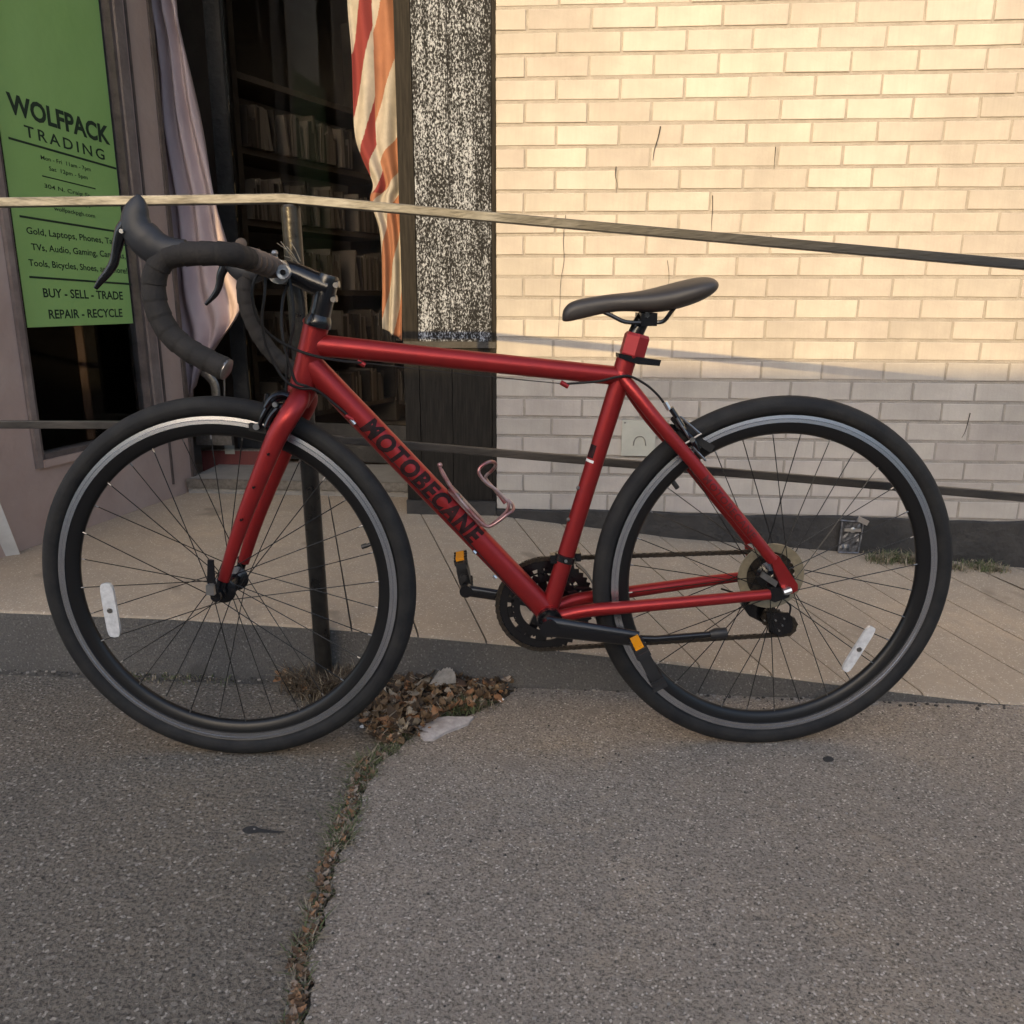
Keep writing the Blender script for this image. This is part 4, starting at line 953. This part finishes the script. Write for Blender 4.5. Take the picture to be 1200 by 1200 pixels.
part(MB().tube([bb+NB*.062, bb.lerp(farend, .3)+NB*.043, farend], [.015, .0115, .0115], 14, flat=.6, flatdir=UP).tube([farend-NB*.008, farend+NB*.010], .0125, 14), 'crank_arm', M['blk'])
ne0 = B(643, 734, -.058); ne1 = B(744, 748, -.072)
b = MB(); d = (ne1-ne0).normalized(); w_ = d.cross(NB).normalized()
P_ = catmull([ne0-d*.006, ne0+d*.02, ne0.lerp(ne1, .5), ne1-d*.015, ne1+d*.006], 5); b.tube(P_, [.0205, .0195, .0175, .0155, .0145], 18, flat=.5, flatdir=w_)
b.tube([bb-NB*.036, bb-NB*.062], .0150, 18); b.tube([ne0+NB*.01, ne0-NB*.012], .0165, 18)
part(b, 'crank_arm', M['blk'], smooth=40)
part(MB().lathe(bb-NB*.038, NB, [(.0235, -.004), (.0235, .008)], 24), 'bearing_cup', M['blk'])
def pedal(c, d1, d2, nm='pedal'):
    """c axle end, d1 long direction of the cage, d2 outward axle direction"""
    up = d1.cross(d2).normalized(); b = MB(); L_, W_ = .045, .085
    b.tube([c, c+d2*W_], .007, 10)
    for s in (-1, 1):
        b.box(c+d2*(W_/2+.01)+d1*L_*s, (.004, W_/2-.006, .011), (d1, d2, up))
        for k in range(5): b.box(c+d2*(.022+k*.016)+d1*(L_+.004)*s, (.003, .003, .013), (d1, d2, up))
    for t in (.014, W_): b.box(c+d2*t, (L_, .004, .009), (d1, d2, up))
    b.box(c+d2*(W_/2), (.014, W_/2, .010), (d1, d2, up))
    p = part(b, nm, M['plastic'], smooth=20)
    for s in (-1, 1): part(MB().box(c+d2*(W_/2+.01)+d1*(L_+.0045)*s+up*.0, (.0015, .018, .007), (d1, d2, up)), 'amber_reflector', M['orange'], p, smooth=0)
    return p
pd = (V((.42, -.12, -.9))).normalized(); pd = pd-NB*pd.dot(NB); pd.normalize()
n_axle = (-NB*.82+E1*.30).normalized() if False else -NB
def pedal2(c, dlong, out, L_, W_):
    up = dlong.cross(out).normalized(); b = MB()
    b.tube([c, c+out*W_], .007, 10)
    for t in (.012, W_): b.box(c+out*t, (L_, .004, .010), (dlong, out, up))
    for s in (-1, 1):
        for q in (-1, 1): b.box(c+out*(W_/2+.006)+dlong*(L_*s*.97)+up*.009*q, (.003, W_/2-.004, .003), (dlong, out, up))
        for k in range(4): b.box(c+out*(.024+k*.018)+dlong*L_*s, (.004, .002, .013), (dlong, out, up))
    b.box(c+out*(W_/2+.004), (.015, W_/2-.004, .011), (dlong, out, up)); b.box(c+out*(W_*.5), (L_*.8, .006, .006), (dlong, out, up))
    p = part(b, 'pedal', M['plastic'], smooth=20)
    for s in (-1, 1): part(MB().box(c+out*(W_/2+.008)+dlong*(L_+.005)*s, (.0025, .024, .008), (dlong, out, up)), 'amber_reflector', M['orange'], p, smooth=0)
    return p
pl1 = B(752, 762, -.10)
dl = (B(770, 792, -.10)-B(745, 745, -.10)).normalized()
pedal2(ne1+dl*.022, dl, -NB, .036, .07) if False else pedal2(ne1-NB*.006+dl*.03, dl, -NB, .034, .05)
dl2 = (B(541, 690, .10)-B(534, 660, .10)).normalized()
pedal2(farend+NB*.010-dl2*.022, dl2, NB, .028, .07)
# front derailleur
b = MB(); q0 = st0.lerp(st1, .77); qd = (st1-st0).normalized()
b.lathe(q0, qd, [(.0165, -.007), (.0205, -.006), (.0205, .006), (.0165, .007)], 22)
b.box(q0+E1*-.022, (.006, .009, .008), (E1, NB, UP)); b.box(q0+E1*.020+NB*.02, (.010, .02, .008), (E1, NB, UP))
part(b, 'front_derailleur', M['blk'])
part(MB().lathe(q0-NB*.0195-E1*.001, NB, [(.003, -.003), (.003, .003)], 8), 'clamp_screw', M['silver'])
b = MB()
for v in (.036, .052):
    P_ = [cc+NB*(v-.048)+.101*(math.cos(rad(a))*E1+math.sin(rad(a))*UP) for a in range(2, 58, 6)]
    b.tube(P_, .008, 8, flat=.15, flatdir=None)
part(b, 'derailleur_cage', M['blk'])
# chain, cassette, derailleur
cs = Rh+NB*.042
b = MB()
for i, r in enumerate((.024, .027, .030, .034, .038, .043, .049)): add_ring(b, cs+NB*(.004-i*.0042), NB, .014, r, .0022, int(r*2*PI/.0127))
cas = part(b, 'cassette', M['chain'])
part(MB().lathe(Rh+NB*.0125, NB, [(.047, 0), (.064, -.003), (.0645, -.002), (.0645, 0), (.047, .002)], 56, closed=True), 'spoke_protector', M['disc'], smooth=30)
# upper and lower run of chain
def arc(c, r, a0, a1, n, v): return [c+NB*v+r*(math.cos(a0+(a1-a0)*i/n)*E1+math.sin(a0+(a1-a0)*i/n)*UP) for i in range(n+1)]
rr = .094; rc_ = .040
g_up = B(905, 723, .045); g_lo = B(921, 733, .047)
path = arc(cc, rr, rad(-95), rad(-275), 24, 0)+arc(cs, rc_, rad(88), rad(-75), 12, 0)+arc(g_up, .018, rad(110), rad(250), 4, 0)[::-1]+arc(g_lo, .019, rad(60), rad(-95), 6, 0)
path = path+[cc+NB*0+rr*(math.cos(rad(-95))*E1+math.sin(rad(-95))*UP)]
S_ = [0]
for p, q in zip(path, path[1:]): S_.append(S_[-1]+(q-p).length)
b = MB(); s = 0; j = 0; i = 0; pitch_ = .0127; last = path[0]; pts = []
while s < S_[-1]:
    while j < len(S_)-2 and S_[j+1] < s: j += 1
    pts.append(path[j].lerp(path[j+1], (s-S_[j])/max(1e-9, S_[j+1]-S_[j]))); s += pitch_
for i in range(len(pts)-1):
    d = (pts[i+1]-pts[i]).normalized(); w_ = d.cross(NB); off_ = .0035 if i % 2 else .0022
    for sg in (-1, 1):
        b.box((pts[i]+pts[i+1])/2+NB*off_*sg, (.0085, .0006, .0037), (d, NB, w_))
    b.tube([pts[i]-NB*.0035, pts[i]+NB*.0035], .0048, 6)
tag(part(b, 'chain', M['chain'], smooth=20), kind='stuff')
b = MB()
b.prism([B(868, 708, .060), B(892, 708, .060), B(902, 717, .060), B(926, 722, .060), B(930, 728, .060), B(926, 742, .060), B(915, 747, .060), B(902, 742, .060), B(898, 732, .060), B(878, 722, .060)], NB*.012)
rd = part(b, 'rear_derailleur', M['blk'])
part(MB().prism([B(898, 718, .036), B(924, 718, .036), B(929, 724, .036), B(927, 741, .036), B(914, 746, .036), B(901, 738, .036)], NB*.003), 'cage_plate', M['blk'], rd)
part(MB().tube([B(868, 708, .062), B(880, 696, .064), B(905, 690, .064)], [.012, .010, .009], 12), 'knuckle', M['blk'], rd)
for c_ in (g_up, g_lo):
    b = MB(); add_ring(b, c_, NB, .004, .019, .003, 11); part(b, 'jockey_wheel', M['plastic'], rd)
b = MB()
for x, y in ((909, 727), (917, 733), (913, 739), (919, 725), (896, 727)): b.lathe(B(x, y, .033), NB, [(.0016, -.002), (.0016, .002)], 8)
part(b, 'cage_screw', M['silver'], rd)
cab([B(845, 690, .064), B(880, 700, .066), B(905, 700, .07), B(925, 708, .07), B(925, 722, .065)], .002)
# kickstand folded back along the chain stay
k0, k1, k2 = B(668, 742, -.02), B(768, 748.5, -.035), B(835, 743, -.035)
b = MB().tube([k0, B(715, 747, -.03), k1, k2], [.008, .0068, .0062, .006], 12); b.box(bb+E1*.035-UP*.014, (.014, .022, .007), (E1, NB, UP))
ks = part(b, 'kickstand', M['blk'])
part(MB().tube([B(832, 743.5, -.035), B(838, 742.5, -.035), B(851, 741.5, -.035)], [.0075, .0105, .0105], 12), 'rubber_foot', M['plastic'], ks)

# ---- bottle cage
b = MB()
cgA = [(515, 546, -.03), (519, 556, -.032), (530, 574, -.034), (546, 594, -.036), (562, 611, -.036), (572, 617, -.034), (584, 611, -.033), (594, 603, -.03), (601, 598, -.02), (601, 592, 0), (596, 586, .01)]
cgB = [(597, 588, .01), (595, 598, -.02), (590, 583, -.03), (580, 573, -.034), (570, 566, -.036), (562, 556, -.036), (562, 549, -.034), (569, 543, -.03), (577, 541, -.02), (581, 545, 0), (576, 552, .02), (569, 560, .03), (580, 574, .034), (592, 590, .03)]
b.tube(catmull([B(*p) for p in cgA], 5), .0031, 8); b.tube(catmull([B(*p) for p in cgB[2:]], 5), .0031, 8); b.tube(catmull([B(590, 583, -.03), B(596, 590, -.03), B(593, 600, -.03), B(580, 612, -.02), B(573, 617, 0)], 5), .0031, 8)
b.tube(catmull([B(517, 550, .03), B(530, 572, .034), B(548, 594, .036), B(564, 611, .034), B(573, 617, .02), B(573, 617, 0)], 5), .0031, 8)
b.sphere(B(515.5, 545, -.03), .0048, 10)
for t in (.3, .55): b.tube([B(530+28*t, 568+40*t, 0), B(533+32*t, 576+42*t, -.033)], .002, 6)
b.prism([B(530, 572, -.012), B(568, 613, -.012), B(563, 618, -.012), B(525, 577, -.012)], NB*.024)
part(b, 'bottle_cage', M['cage'], smooth=60)
part(MB().lathe(B(537, 580, -.034), NB, [(.004, -.002), (.004, .003)], 8).lathe(B(541, 585, -.034), NB, [(.003, -.002), (.003, .003)], 8), 'cage_bolt', M['steel'])
for x, y in ((678.5, 572), (667, 609)): part(MB().lathe(B(x, y, -.004), (-E1-NB*.3), [(.004, 0), (.004, .0035), (.0028, .0045)], 10), 'boss_bolt', M['steel'])
# ---- lettering on the tubes
def wrap_text(txt, p0, p1, axis0, axis1, radius, h, mt, nm, frac0=0, bold=.03, shear=0, bias=0):
    """letters laid round a tube; p0->p1 baseline run along the tube axis"""
    ax = (axis1-axis0).normalized(); t0 = (p0-axis0).dot(ax); t1 = (p1-axis0).dot(ax)
    P, F_ = text_mesh(txt, t1-t0, h, bold, cuts=2, shear=shear, spacing=1.16)
    mid = axis0+ax*(t0+t1)/2; view = (CAM-mid); view = (view-ax*view.dot(ax)).normalized(); upd = ax.cross(view).normalized()
    if upd.z < 0: upd = -upd
    vv = []
    for x, y in P:
        th = (y-h/2)/radius+bias; vv.append(axis0+ax*(t0+x)+(radius+.0006)*(math.cos(th)*view+math.sin(th)*upd))
    part(MB().add(vv, F_), nm, mt, smooth=0, normals=False)
decal = mat('decal_black', (.008, .004, .005), .6, spec=.2, var=(.035, .01, .011), vscale=60)
decalr = mat('decal_dark_red', (.10, .008, .010), .45)
wrap_text('MOTOBECANE', B(437, 487), B(567, 623), dt0, dt1, .0222, .037, decal, 'lettering', bold=.05, shear=.15)
sA, sB_ = B(815, 545, -.050), B(890, 637, -.061)
wrap_text('MOTOBECANE', B(825, 557, -.05), B(882, 628, -.06), sA, sB_, .0118, .0125, decalr, 'lettering', bold=.02)
# seat-tube sticker
tc_ = st0.lerp(st1, .30); vw = (CAM-tc_); vw = (vw-qd*vw.dot(qd)).normalized(); sd_ = qd.cross(vw)
def patch(t0, t1, a0, a1, mt, nm, r=.0168):
    vv = []; fs = []; n = 8
    for i in range(2):
        c = st0.lerp(st1, (t0, t1)[i])
        for j in range(n+1): a = a0+(a1-a0)*j/n; vv.append(c+r*(math.cos(a)*vw+math.sin(a)*sd_))
    for j in range(n): fs.append((j, j+1, n+2+j, n+1+j))
    part(MB().add(vv, fs), nm, mt, smooth=60, normals=False)
sgn = 1 if sd_.dot(E1) < 0 else -1
patch(.385, .395, sgn*.1, sgn*1.3, M['paper'], 'sticker'); patch(.33, .378, sgn*.3, sgn*1.2, decal, 'sticker')
hc = ht.lerp(hbm, .42)
# ================================================================== SMALL THINGS ON THE GROUND
rr_ = random.Random(11)
def leaf_shape(b, c, s, rz, tilt, curl):
    u = V((math.cos(rz), math.sin(rz), 0)); w = V((-math.sin(rz), math.cos(rz), 0)); n_l = V((tilt*math.cos(rz*3), tilt*math.sin(rz*3), 1)).normalized()
    pts = []; k = 5
    for i in range(k+1):
        t = i/k; wd = .42*math.sin(PI*(.08+.88*t))**.8; x = (t-.5)
        z = curl*(4*x*x)*s*.5
        for q_ in (-1, 0, 1): pts.append(c+u*x*s+w*wd*s*q_+n_l*(z+abs(q_)*curl*s*.30)+u*0+V((0, 0, x*s*tilt)))
    b.add(pts, [(i*3+j, i*3+j+1, i*3+j+4, i*3+j+3) for i in range(k) for j in (0, 1)])
def zone(poly_px):
    return [gz(x, y) for x, y in poly_px]
def inside(p, poly):
    r = False; j = len(poly)-1
    for i in range(len(poly)):
        if (poly[i].y > p.y) != (poly[j].y > p.y) and p.x < (poly[j].x-poly[i].x)*(p.y-poly[i].y)/(poly[j].y-poly[i].y)+poly[i].x: r = not r
        j = i
    return r
def scatter(poly, n):
    out = []; x0 = min(p.x for p in poly); x1 = max(p.x for p in poly); y0 = min(p.y for p in poly); y1 = max(p.y for p in poly)
    while len(out) < n:
        p = V((rr_.uniform(x0, x1), rr_.uniform(y0, y1), 0))
        if inside(p, poly): out.append(p)
    return out
pile = zone([(455, 795), (500, 797), (560, 803), (602, 806), (590, 822), (555, 836), (520, 842), (500, 862), (455, 880), (425, 860), (415, 835), (430, 812)])
pile2 = zone([(322, 800), (345, 775), (400, 770), (430, 790), (415, 808), (380, 825), (345, 818)])
b = MB()
for p in scatter(pile, 950)+scatter(pile2, 300):
    leaf_shape(b, p+V((0, 0, rr_.uniform(.002, .022))), rr_.choice((.006, .009, .012, .017, .024))*rr_.uniform(.8, 1.2), rr_.uniform(0, 6.3), rr_.uniform(-.9, .9), rr_.uniform(-.5, 1.2)); b.cur = rr_.choice((0, 0, 1, 1, 1, 2, 3))
for p in scatter(pile, 260)+scatter(pile2, 160):
    a = rr_.uniform(0, 6.3); l = rr_.uniform(.008, .03); e_ = p+V((0, 0, rr_.uniform(.004, .024))); b.cur = rr_.choice((1, 3)); b.tube([e_, e_+V((math.cos(a)*l, math.sin(a)*l, rr_.uniform(-.004, .012)))], .0007, 4)
tag(b.build('leaf_litter', [M['leaf'], mat('rotting_leaf', (.06, .042, .028), .9, var=(.11, .07, .04), vscale=40), M['leafor'], M['leafpale']], smooth=40, normals=False), 'crumbled brown leaf litter heaped where the crack meets the kerb', 'leaf litter', kind='stuff')
soilp = MB(); pp = zone([(440, 798), (604, 806), (560, 840), (500, 862), (440, 905), (420, 860), (330, 822), (318, 800), (345, 780)])
big = [((487, 823), .036, .3, 'broad brown leaf nearest the front tyre in the leaf heap'), ((508, 816), .030, 1.2, 'curled leaf just below the crushed paper cup'), ((540, 812), .030, 2.4, 'brown leaf right of the crushed paper cup'),
       ((575, 812), .028, .2, 'tan leaf near the right tip of the leaf heap'), ((593, 808), .028, .8, 'last pale leaf at the right tip of the heap against the kerb'), ((466, 797), .034, 2.0, 'large brown leaf against the kerb left of the paper cup'),
       ((455, 832), .030, 1.0, 'dry leaf touching the front tyre at the left of the heap'), ((455, 858), .026, .5, 'lone leaf on the left pavement beside the heap'), ((484, 848), .026, 2.2, 'leaf lying against the pale concrete chip'),
       ((355, 793), .034, 1.1, 'pinkish dry leaf in the dead weeds left of the railing post'), ((338, 806), .030, .1, 'leaf lying left of the white wrapper inside the front wheel')]
for i, ((x, y), s, a, lb) in enumerate(big):
    b = MB(); leaf_shape(b, gz(x, y)+V((0, 0, .02)), s, a, rr_.uniform(-.4, .4), rr_.uniform(.2, .7))
    o = b.build('fallen_leaf', M['leaf'] if i % 4 else M['leafpale'], smooth=40, normals=False)
    md = o.modifiers.new('t', 'SOLIDIFY'); md.thickness = .0006
    tag(o, lb, 'leaf', 'dry leaves lying on the litter by the kerb')
def blades(name, centres, n, h, mats, label, spread=.01, lean=.5, wdt=.0014, cat='grass'):
    b = MB()
    for _ in range(n):
        p, hs = rr_.choice(centres); q = p+V((rr_.gauss(0, spread), rr_.gauss(0, spread), 0)); hh = h*hs*rr_.uniform(.4, 1.1); a = rr_.uniform(0, 2*PI); l = rr_.uniform(.1, lean)*hh*1.6
        d = V((math.cos(a), math.sin(a), 0)); w = V((-math.sin(a), math.cos(a), 0))*wdt*rr_.uniform(.6, 1.3)
        b.cur = 0 if rr_.random() < mats[2] else 1
        p1 = q+d*l*.35+V((0, 0, hh*.6)); p2 = q+d*l+V((0, 0, hh*rr_.uniform(.75, 1)))
        b.add([q-w, q+w, p1+w*.8, p1-w*.8, p2], [(0, 1, 2, 3), (3, 2, 4)])
    o = b.build(name, mats[:2], smooth=0, normals=False); tag(o, label, cat, kind='stuff'); return o
cpts = []
for p in cr_s[4:-2]:
    gy = 1.0
    cpts.append((V((p.x-.012, p.y, -.02)), .8))
lower = [(p, h) for p, h in cpts if p.y < 1.22]; mid_ = [(p, h) for p, h in cpts if 1.22 <= p.y < 1.50]
b = MB(); P_ = cr_s
for a_, c_ in zip(P_, P_[1:]):
    b.add([V((a_.x-wid(a_)-.012, a_.y, -.006)), V((a_.x+.008, a_.y, -.006)), V((c_.x+.008, c_.y, -.006)), V((c_.x-wid(c_)-.012, c_.y, -.006))], [(0, 1, 2, 3)])
tag(b.build('soil', M['soil'], smooth=0), kind='structure')
def along(y0, y1, n, gate=-.25):
    out = []
    for _ in range(n):
        y = rr_.uniform(y0, y1); q = min(cr_s, key=lambda p: abs(p.y-y)); cl_ = noise.noise(V((0, y*9, 1)))
        if cl_ > gate: out.append((V((q.x-rr_.uniform(0, wid(q)+.012), y, -.008)), .6+.8*max(0, cl_+.2)))
    return out
blades('crack_weeds', along(.52, 1.18, 320, -.5), 2000, .026, [M['straw'], M['grass'], .6], 'low weeds growing in the pavement crack near the bottom edge', .003, 1.2, .0013)
blades('grass_tuft', along(1.15, 1.50, 90), 1800, .025, [M['straw'], M['grass'], .42], 'pale green and straw grass tuft in the crack beside the front tyre', .010, 1.4, .0014)
b = MB()
for p, _ in along(.50, 1.42, 1000, -.7): leaf_shape(b, p+V((0, 0, rr_.uniform(.004, .014))), rr_.uniform(.004, .012), rr_.uniform(0, 6.3), rr_.uniform(-.8, .8), rr_.uniform(-.3, .9)); b.cur = rr_.choice((0, 0, 1, 1, 1, 2))
tag(b.build('crack_litter', [M['leafpale'], M['leaf'], M['leafor']], smooth=40, normals=False), 'shredded pale leaf bits packed in the pavement crack', 'leaf litter', kind='stuff')
def clump(px, n, h, r, mats, nm, label):
    c = gz(*px); blades(nm, [(c, 1)], n, h, mats, label, r, 1.0, .0016)
blades('kerb_weeds', [(gz(535, 833), 1), (gz(550, 830), 1), (gz(520, 838), .8), (gz(565, 828), .7)], 500, .028, [M['grass'], M['straw'], .75], 'dark green weeds along the broken slab corner by the leaf heap', .014, 1.0)
blades('post_weeds', [(V((pb.x+dx, 1.69+dy, 0)), 1) for dx, dy in ((0, -.03), (.03, -.03), (.05, -.01), (-.03, -.02), (-.05, .0), (.07, -.02), (.02, -.05))], 1500, .06, [M['brown'], M['straw'], .8], 'tangled dead weeds round the foot of the railing post', .018, .9, .0015)
b_c = [(V((x, YK-.012, 0)), 1) for x in (-1.05, -1.0, -.95, -.92, -.86, -.8)]
blades('kerb_moss', b_c, 260, .012, [M['grass'], M['straw'], .5], 'short moss and weeds along the kerb foot behind the front wheel', .02, 1.0)
wc = [(V((x, YW-.04-rr_.uniform(0, .05), hplat(x, 2.65))), hh) for x, hh in ((.98, .8), (1.02, 1), (1.07, 1), (1.12, 1), (1.17, .8), (1.21, .6), (1.29, .8), (1.33, .8), (1.36, .5))]
blades('wall_weeds', wc, 1500, .034, [M['straw'], M['grass'], .55], 'flat tuft of dead grass at the foot of the brick wall behind the rear wheel', .022, 1.3, .0013)
# pale concrete chip
cp = [(486, 846), (500, 842), (530, 839), (555, 840), (548, 848), (522, 858), (508, 866), (497, 866), (489, 858)]
b = MB(); P_ = [gz(x, y, .007) for x, y in cp]; n = len(P_); c = sum(P_, V())/n
vv = [V((p.x, p.y, -.01)) for p in P_]+[p+V((0, 0, rr_.uniform(-.002, .002))) for p in P_]+[c.lerp(p, .7)+V((0, 0, .004+rr_.uniform(0, .003))) for p in P_]+[c+V((0, 0, .006))]
fs = [(k+i, k+(i+1) % n, k+n+(i+1) % n, k+n+i) for k in (0, n) for i in range(n)]+[(2*n+i, 2*n+(i+1) % n, 3*n) for i in range(n)]
tag(b.add(vv, fs).build('concrete_chip', M['stone'], smooth=20), 'pale broken concrete chip lying beside the crack and leaf heap', 'concrete chip')
# crushed pleated cup, flattened like a fan
b = MB(); c = gz(501, 814)+V((0, 0, .020)); n = 16
for i in range(5):
    for j in range(n+1):
        a = rad(5)+rad(70)*j/n; r = .008+.014*i; b.v.append(c+V((r*math.cos(a), r*math.sin(a)*.9, .0026*((j % 2)*2-1)*(i/4+.3)+.014*math.sin(PI*j/n)*(i/4)+.003*i)))
b.f = [(i*(n+1)+j, i*(n+1)+j+1, (i+1)*(n+1)+j+1, (i+1)*(n+1)+j) for i in range(4) for j in range(n)]; b.mi = [0]*len(b.f)
o = b.build('paper_cup', mat('crumpled_paper', (.38, .34, .29), .85, var=(.22, .19, .16), vscale=50), smooth=0, normals=False); md = o.modifiers.new('t', 'SOLIDIFY'); md.thickness = .0006
tag(o, 'crushed pleated paper cup lying on the leaf heap by the kerb', 'paper cup')
def scrap(px, s, label, nm='litter_scrap'):
    c = gz(*px)+V((0, 0, .010)); b = MB(); a = rr_.uniform(0, 3)
    g_ = [[c+V((math.cos(a)*(i-1)*s-math.sin(a)*(j-1)*s*.7, math.sin(a)*(i-1)*s+math.cos(a)*(j-1)*s*.7, rr_.uniform(-.4, .6)*s)) for j in range(3)] for i in range(3)]
    b.add([p for r in g_ for p in r], [(i*3+j, i*3+j+1, i*3+j+4, i*3+j+3) for i in (0, 1) for j in (0, 1)])
    o = b.build(nm, M['paper'], smooth=0, normals=False); md = o.modifiers.new('t', 'SOLIDIFY'); md.thickness = .0006; tag(o, label, 'litter')
scrap((369, 818), .011, 'crumpled white wrapper scrap inside the lower right of the front wheel')
scrap((427, 762), .005, 'tiny white scrap in the dead weeds beside the railing post')
scrap((424, 857), .005, 'tiny white scrap on the pavement left of the grass tuft')
scrap((585, 824), .009, 'small grey-white crumpled scrap at the right tip of the leaf heap')
# broken tin vent frame leaning on the black base
c = wy(996, 640, YW-.03); c.z = hplat(c.x, YW-.03)+.062
e = empty('vent_frame', (c.x, c.y, c.z-.062)); tag(e, 'crumpled clear and tin vent frame leaning on the black wall base behind the rear wheel', 'vent frame')
for a_, b2_ in (((-.035, -.06), (-.033, .045)), ((.028, -.06), (.034, .045)), ((-.035, -.058), (.03, -.058)), ((-.045, .05), (.04, .046))):
    MB().tube([c+V((a_[0], 0, a_[1])), c+V(((a_[0]+b2_[0])/2, -.003, (a_[1]+b2_[1])/2)), c+V((b2_[0], 0, b2_[1]))], .004, 5, flat=.6).build('edge_strip', M['clear'], e)
b = MB(); g_ = [[c+V((-.033+.0085*i, .004+.006*noise.noise(V((i*.8, j*.7, 1))), -.058+.0125*j)) for j in range(9)] for i in range(8)]
b.add([p for r in g_ for p in r], [(i*9+j, i*9+j+1, i*9+j+10, i*9+j+9) for i in range(7) for j in range(8)]); b.build('sheet', mat('dirty_tin_sheet', (.035, .035, .037), .35, metal=.4, var=(.2, .2, .21), vscale=60), e, smooth=0)
MB().lathe(c+V((0, -.008, .02)), (0, -1, 0), [(.009, 0), (.009, .004), (.003, .006)], 12).build('bolt', M['silver'], e)
MB().box(c+V((0, -.008, .02)), (.026, .002, .005)).build('cross_strip', M['silver'], e)
MB().box(c+V((.028, -.012, .052)), (.017, .006, .008), (V((.9, 0, -.4)), V((0, 1, 0)), V((.4, 0, .9)))).build('bent_lug', M['silver'], e)
# loose grit and pebbles on the pavement
b = MB()
for _ in range(900):
    x = rr_.uniform(-1.6, 1.4); y = rr_.uniform(.55, 1.72); s = rr_.uniform(.0008, .0028) if rr_.random() < .93 else rr_.uniform(.002, .0035)
    ax = (V((1, 0, 0)), V((0, 1, 0)), V((0, 0, 1))); b.sphere((x, y, s*.4+.002), (s, s*.8, s*.6), 6); b.cur = rr_.choice((0, 1))
for x in [rr_.uniform(-1.4, 1.2) for _ in range(260)]:
    s = rr_.uniform(.001, .005); b.sphere((x, YK-.006-abs(rr_.gauss(0, .012)), s*.4+.002), (s, s*.8, s*.6), 6); b.cur = rr_.choice((0, 1))
tag(b.build('grit', [mat('dark_grit', (.05, .045, .04), .9), mat('pale_grit', (.30, .27, .24), .9)], smooth=60, normals=False), 'loose grit scattered over the pavement and along the kerb', 'grit', kind='stuff')
# black dried stain: tar drips on the pavement
def stain(px, pts, label):
    c = gz(*px); P_ = catmull([gz(x, y, .0016 if x < 400 else .0034) for x, y in pts], 3, True); b = MB(); n = len(P_)
    b.prism([V((p.x, p.y, .0005 if px[0] < 400 else .0022)) for p in P_], (0, 0, .0012)); o = b.build('tar_spot', M['tar'], smooth=0); tag(o, label, 'tar spot')
stain((300, 972), [(284, 972), (290, 968.5), (299, 968), (306, 971), (322, 973.5), (334, 974.5), (322, 976), (305, 975), (292, 976.5), (286, 975)], 'black tar smear with a tail below the front wheel')
stain((970, 890), [(964, 888), (971, 886), (977, 889), (975, 892), (967, 892)], 'small black tar spot below the rear tyre')
